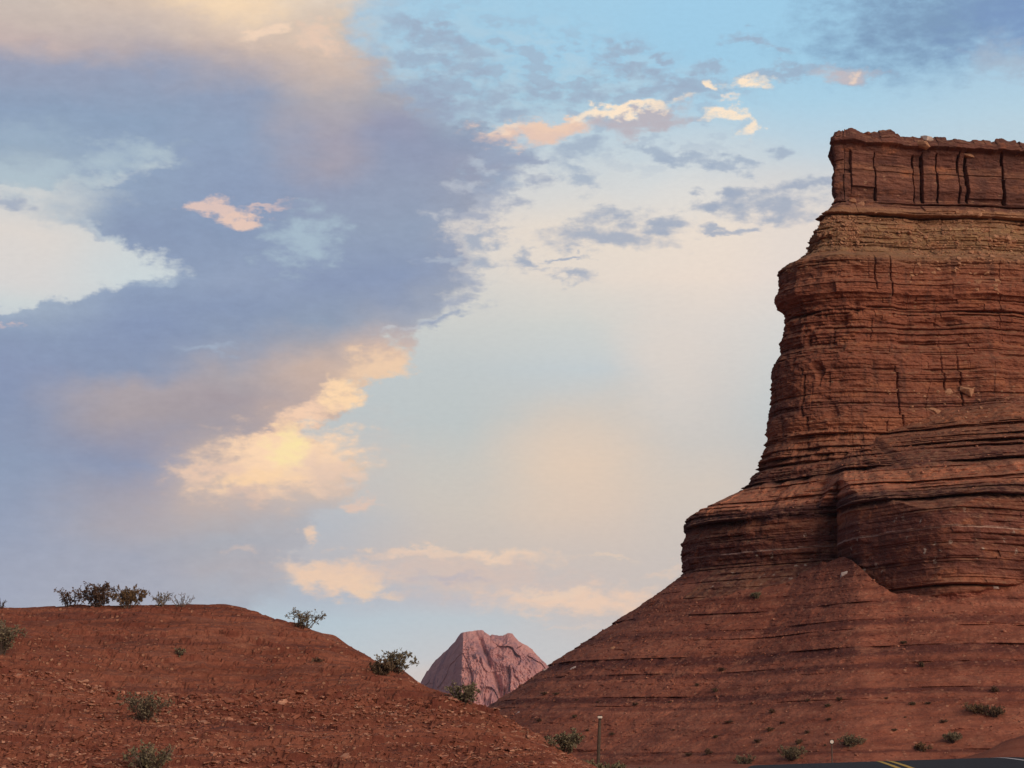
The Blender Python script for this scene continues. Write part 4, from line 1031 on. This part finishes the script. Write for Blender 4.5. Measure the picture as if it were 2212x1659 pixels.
def build_stones():
    g = np.random.default_rng(21)
    ms = [stone_mesh('flat_stone', g, 1, g.uniform(.6, .9), g.uniform(.22, .45)) for i in range(10)]
    for m in ms: m.materials.append(M_STONE)
    data = []
    for m in ms:
        v = np.zeros(len(m.vertices) * 3, np.float32); m.vertices.foreach_get('co', v)
        f = np.zeros(len(m.polygons) * 3, np.int32); m.loops.foreach_get('vertex_index', f)
        data.append((v.reshape(-1, 3), f.reshape(-1, 3)))
    # candidate spots on the hill: rubble ledge, lower slope, thin lines above
    N = 30000
    az = np.radians(g.uniform(-14, 3.2, N * 3))
    _, z1, d1, d2 = hill_z(az, np.full(az.shape, 50.))
    kind = g.uniform(size=az.shape) ** .9
    d = np.where(kind < .22, d2 + g.normal(0, .9, az.shape), np.where(kind < .86, d2 - g.uniform(0, 9.5, az.shape), d2 + g.uniform(1, 1, az.shape) * g.uniform(1, 11, az.shape)))
    x = d * np.sin(az); y = d * np.cos(az)
    cl = fbm(x * .45, y * .45, 3.0, 3)
    keep = (cl > g.uniform(-.9, .8, az.shape)) & (d < d1 - .1) & ((kind < .86) | (g.uniform(size=az.shape) < .6))
    az, d, x, y, kind = az[keep][:N], d[keep][:N], x[keep][:N], y[keep][:N], kind[keep][:N]
    z = hill_full(az, d)
    size = np.exp(g.normal(math.log(.055), .48, len(az))) * np.where(kind < .22, 1.45, 1.05)
    size = np.clip(size, .022, .38) * np.where(kind >= .86, .75, 1)
    order = np.argsort(-size / d)
    ind = order[:300]; rest = order[300:]
    for i in ind:
        o = bpy.data.objects.new('flat_stone', ms[i % 10]); COL.objects.link(o)
        o.location = (x[i], y[i], z[i] + size[i] * .06)
        o.scale = (size[i],) * 3
        o.rotation_euler = (g.normal(0, .22), g.normal(0, .22), g.uniform(0, 6.28))
        tag(o, 'loose flat reddish stone among the rubble of the near hillside', 'stone', 'loose flat stones on the near hill')
    V, F = [], []; nv = 0
    for i in rest:
        v, f = data[i % 10]
        a = g.uniform(0, 6.28); c, s = math.cos(a), math.sin(a)
        tl = g.normal(0, .22)
        p = v * size[i]
        p = np.stack([c * p[:, 0] - s * p[:, 1], s * p[:, 0] + c * p[:, 1], p[:, 2] + tl * p[:, 0]], -1) + np.array([x[i], y[i], z[i] + size[i] * .05])
        V.append(p); F.append(f + nv); nv += len(v)
    o = mesh_np('rubble', np.vstack(V), np.vstack(F), M_STONE)
    tag(o, 'red stone rubble strewn over the near hill', 'rubble', kind='stuff')
    # boulders on the butte
    bms = [stone_mesh('boulder', g, 1, .8, g.uniform(.5, .8), 22) for i in range(6)]
    for m in bms: m.materials.append(M_TAN)
    pms = [stone_mesh('boulder', g, 1, .7, g.uniform(.35, .6), 20) for i in range(3)]
    for m in pms: m.materials.append(M_PALE)
    def boulder(X, Y, wpx, label, me, group=None, rot=None, name='boulder', flat=1.0):
        h = hit(X, Y)
        for k in range(14):
            if h and h[2] != 'mountain': break
            h = hit(X, Y + 2 * k)
        if not h: return
        o = bpy.data.objects.new(name, me); COL.objects.link(o)
        w = wpx * TT / 1106 * h[0].length
        o.location = h[0] + h[1] * w * .12
        o.scale = (w, w, w * flat); o.rotation_euler = rot or (g.normal(0, .2), g.normal(0, .25), g.normal(0, .5))
        tag(o, label, 'boulder', group)
    boulder(1235, 1444, 26, 'bright pale slab lying tilted on the left flank of the talus', pms[0], rot=(.3, -.55, 0), flat=.7)
    boulder(1178, 1443, 13, 'small pale stone left of the bright slab on the talus flank', pms[1])
    boulder(1118, 1539, 18, 'pale slab low on the talus just above the near hill', pms[2], rot=(.2, -.4, 0), flat=.7)
    boulder(1324, 1400, 14, 'small tan stone above the bright slab on the talus flank', bms[2])
    boulder(2087, 845, 36, 'large angular tan boulder resting on the shoulder of the spur', bms[0])
    boulder(2050, 849, 20, 'pale pointed boulder left of the large angular one on the spur', bms[1])
    boulder(2021, 886, 30, 'yellowish boulder at the lip of a ledge below the large angular one', bms[3])
    boulder(2003, 296, 32, 'pale grey boulder perched on the flat top of the butte', pms[0], flat=1.0)
    boulder(1872, 274, 26, 'low dark red block on the highest point of the butte top', ms[0])
    boulder(1994, 316, 32, 'tan rock mass in a niche just under the butte top', bms[4])
    boulder(2085, 337, 34, 'long tan ledge rock over the tall jointed block of the caprock', bms[5], flat=.6)
    boulder(1841, 436, 20, 'pointed tan boulder at the left foot of the caprock', bms[0])
    boulder(1860, 440, 20, 'second pointed tan boulder at the foot of the caprock', bms[1])
    boulder(1824, 1240, 24, 'grey broken rock heap at the head of the talus gully', pms[1])
    boulder(2112, 607, 20, 'single pale boulder on the red slope under the yellow beds', bms[2])
    boulder(1737, 1000, 12, 'small tan stone on the diagonal debris ramp', bms[3])
    boulder(2150, 1272, 20, 'grey slab where the right lobe meets the talus', pms[2])
    for i in range(70):
        X, Y = (g.uniform(2085, 2211), g.uniform(450, 640)) if i < 48 else (g.uniform(1960, 2110), g.uniform(545, 610))
        boulder(X, Y, g.uniform(6, 17), 'tan boulder in the rockfall chute high on the butte', bms[i % 6], 'boulders of the rockfall chute')
    for i in range(120):
        X, Y = 1790 + 420 * g.uniform() ** .8, g.uniform(448, 560)
        boulder(X, Y, g.uniform(3, 8.5), 'small tan rock lying on the yellow ledgy slope under the caprock', bms[i % 6], 'rocks on the yellow slope', name='small_boulder', flat=.7)
    for i in range(40):
        X, Y = g.uniform(1900, 2205), g.uniform(835, 935)
        if Y > 1010 - (X - 1700) * .18: pass
        boulder(X, Y, g.uniform(4, 10), 'small tan stone strewn over the shoulder of the spur', bms[i % 6], 'stones strewn on the spur shoulder', name='small_boulder')
    # rubble fallen on the slopes of the butte
    Pb, tb_, bb_, nxb, nyb, apb = SPOTS
    def strew(mask, n, smed, smax, mat, label):
        idx = np.flatnonzero(mask.ravel()); idx = g.choice(idx, min(len(idx), 40000), replace=False)
        cl = fbm(Pb.reshape(-1, 3)[idx, 0] * .12, Pb.reshape(-1, 3)[idx, 1] * .12, Pb.reshape(-1, 3)[idx, 2] * .45, 4)
        idx = idx[cl > g.uniform(-.7, .9, len(idx))]
        pick = g.choice(idx, n); V, F = [], []; nv = 0
        sz = np.clip(np.exp(g.normal(math.log(smed), .55, n)), .04, smax)
        for j, i in enumerate(pick):
            v, f = data[j % 10]
            a = g.uniform(0, 6.28); c, s = math.cos(a), math.sin(a); tl = g.normal(0, .35)
            p = v * sz[j] * np.array([1, 1, 1.5])
            p = np.stack([c * p[:, 0] - s * p[:, 1], s * p[:, 0] + c * p[:, 1], p[:, 2] + tl * p[:, 0]], -1) + Pb.reshape(-1, 3)[i] + np.array([nxb.ravel()[i], nyb.ravel()[i], .3]) * sz[j] * .08
            V.append(p); F.append(f + nv); nv += len(v)
        o = mesh_np('rubble', np.vstack(V), np.vstack(F), mat); tag(o, label, 'rubble', kind='stuff')
    strew(tb_ > .8, 6000, .115, .6, M_STONE, 'red stone rubble scattered over the talus slope of the butte')
    strew((bb_ > zat(1850, 560, 257)) & (bb_ < zat(1850, 446, 260)), 3600, .16, .6, M_TAN, 'tan rock debris covering the yellow ledgy slope under the caprock')
    strew((apb > .5), 1300, .12, .5, M_STONE, 'red debris lying on the ramp against the upper cliff')
build_stones()

# ------------------------------------------------------------------ roadside marker posts
def lathe_post(w0, w1, h, lean=0.0, bow=0.0, n=14, k=10):
    v, f = [], []
    for i in range(n):
        t = i / (n - 1)
        r = (w0 + (w1 - w0) * t) * .5 * (1 + .06 * math.sin(9 * t + 1))
        for j in range(k):
            a = 2 * math.pi * j / k
            v.append((lean * t * h + bow * math.sin(math.pi * t) + r * math.cos(a), r * .8 * math.sin(a), t * h))
    f = [(i * k + j, i * k + (j + 1) % k, (i + 1) * k + (j + 1) % k, (i + 1) * k + j) for i in range(n - 1) for j in range(k)]
    f.append(tuple(range((n - 1) * k, n * k)))
    return v, f
def pym(name, v, f, mat, parent):
    me = bpy.data.meshes.new(name); me.from_pydata(v, [], f); me.materials.append(mat)
    o = bpy.data.objects.new(name, me); COL.objects.link(o); o.parent = parent
    return o
def box(name, c, s, mat, parent, bev=.006):
    bm = bmesh.new(); bmesh.ops.create_cube(bm, size=1)
    for v in bm.verts: v.co = Vector((v.co.x * s[0] + c[0], v.co.y * s[1] + c[1], v.co.z * s[2] + c[2]))
    bmesh.ops.bevel(bm, geom=bm.edges[:], offset=bev, segments=2, affect='EDGES')
    me = bpy.data.meshes.new(name); bm.to_mesh(me); bm.free(); me.materials.append(mat)
    o = bpy.data.objects.new(name, me); COL.objects.link(o); o.parent = parent
    return o
def disc(name, c, r, t, mat, parent, k=20):
    v = [(c[0] + r * math.cos(2 * math.pi * j / k), c[1] + s * t / 2, c[2] + r * math.sin(2 * math.pi * j / k)) for s in (-1, 1) for j in range(k)]
    f = [tuple(range(k)), tuple(range(2 * k - 1, k - 1, -1))] + [(j, k + j, k + (j + 1) % k, (j + 1) % k) for j in range(k)]
    return pym(name, v, f, mat, parent)

def build_posts():
    wood = mat_plain('weathered_post_wood', (.088, .064, .048), .9, .35, 14.)
    steel = mat_plain('dark_post_steel', (.11, .075, .058), .7, .25, 10.)
    white = mat_plain('white_reflector', (.70, .64, .55), .35, .06, 20., .5)
    dark = mat_plain('black_reflector_frame', (.02, .015, .014), .6)
    d = 62.0
    x = d * math.tan(math.radians(azel(1291, 1640)[0]))
    p = drop(x, d); h = zat(1295, 1552, d) - p.z
    r = empty('marker_post', p)
    tag(r, 'tall weathered marker post with white reflector cap standing in green brush', 'marker post')
    v, f = lathe_post(.112, .075, h + .3, lean=.035, bow=-.01)
    o = pym('post', [(a, b, c - .3) for a, b, c in v], f, wood, r)
    lx = .035 * (h + .3)
    box('reflector', (lx, 0, h + .035), (.125, .07, .062), white, r, .012)
    box('dark_band', (lx, 0, h - .012), (.088, .075, .028), dark, r, .005)
    box('top_cap', (lx, 0, h + .074), (.145, .085, .012), dark, r, .004)
    d = 130.0
    x = d * math.tan(math.radians(azel(1797, 1620)[0]))
    p = drop(x, d); h = zat(1798, 1598, d) - p.z
    r = empty('marker_post', p)
    tag(r, 'short thin marker post with round white reflector beyond the road crest', 'marker post')
    v, f = lathe_post(.085, .075, h + .2)
    pym('post', [(a, b, c - .2) for a, b, c in v], f, steel, r)
    box('reflector_plate', (0, -.055, h - .10), (.24, .02, .25), dark, r, .004)
    disc('reflector', (0, -.075, h - .10), .10, .02, white, r)
build_posts()

# ------------------------------------------------------------------ thin evening haze
def build_haze():
    bm = bmesh.new(); bmesh.ops.create_cube(bm, size=1)
    for v in bm.verts: v.co = Vector((v.co.x * 9400, v.co.y * 9400, 170 + v.co.z * 400))
    me = bpy.data.meshes.new('haze'); bm.to_mesh(me); bm.free()
    m = bpy.data.materials.new('thin_haze'); m.use_nodes = True
    q = NT(m.node_tree)
    o = q.n('ShaderNodeOutputMaterial'); p = q.n('ShaderNodeVolumePrincipled')
    p.inputs['Color'].default_value = (.72, .80, 1.0, 1); p.inputs['Density'].default_value = HAZE
    q.t.links.new(p.outputs[0], o.inputs['Volume'])
    me.materials.append(m)
    ob = bpy.data.objects.new('haze', me); COL.objects.link(ob)
    tag(ob, kind='stuff')
HAZE = 3.2e-5
build_haze()
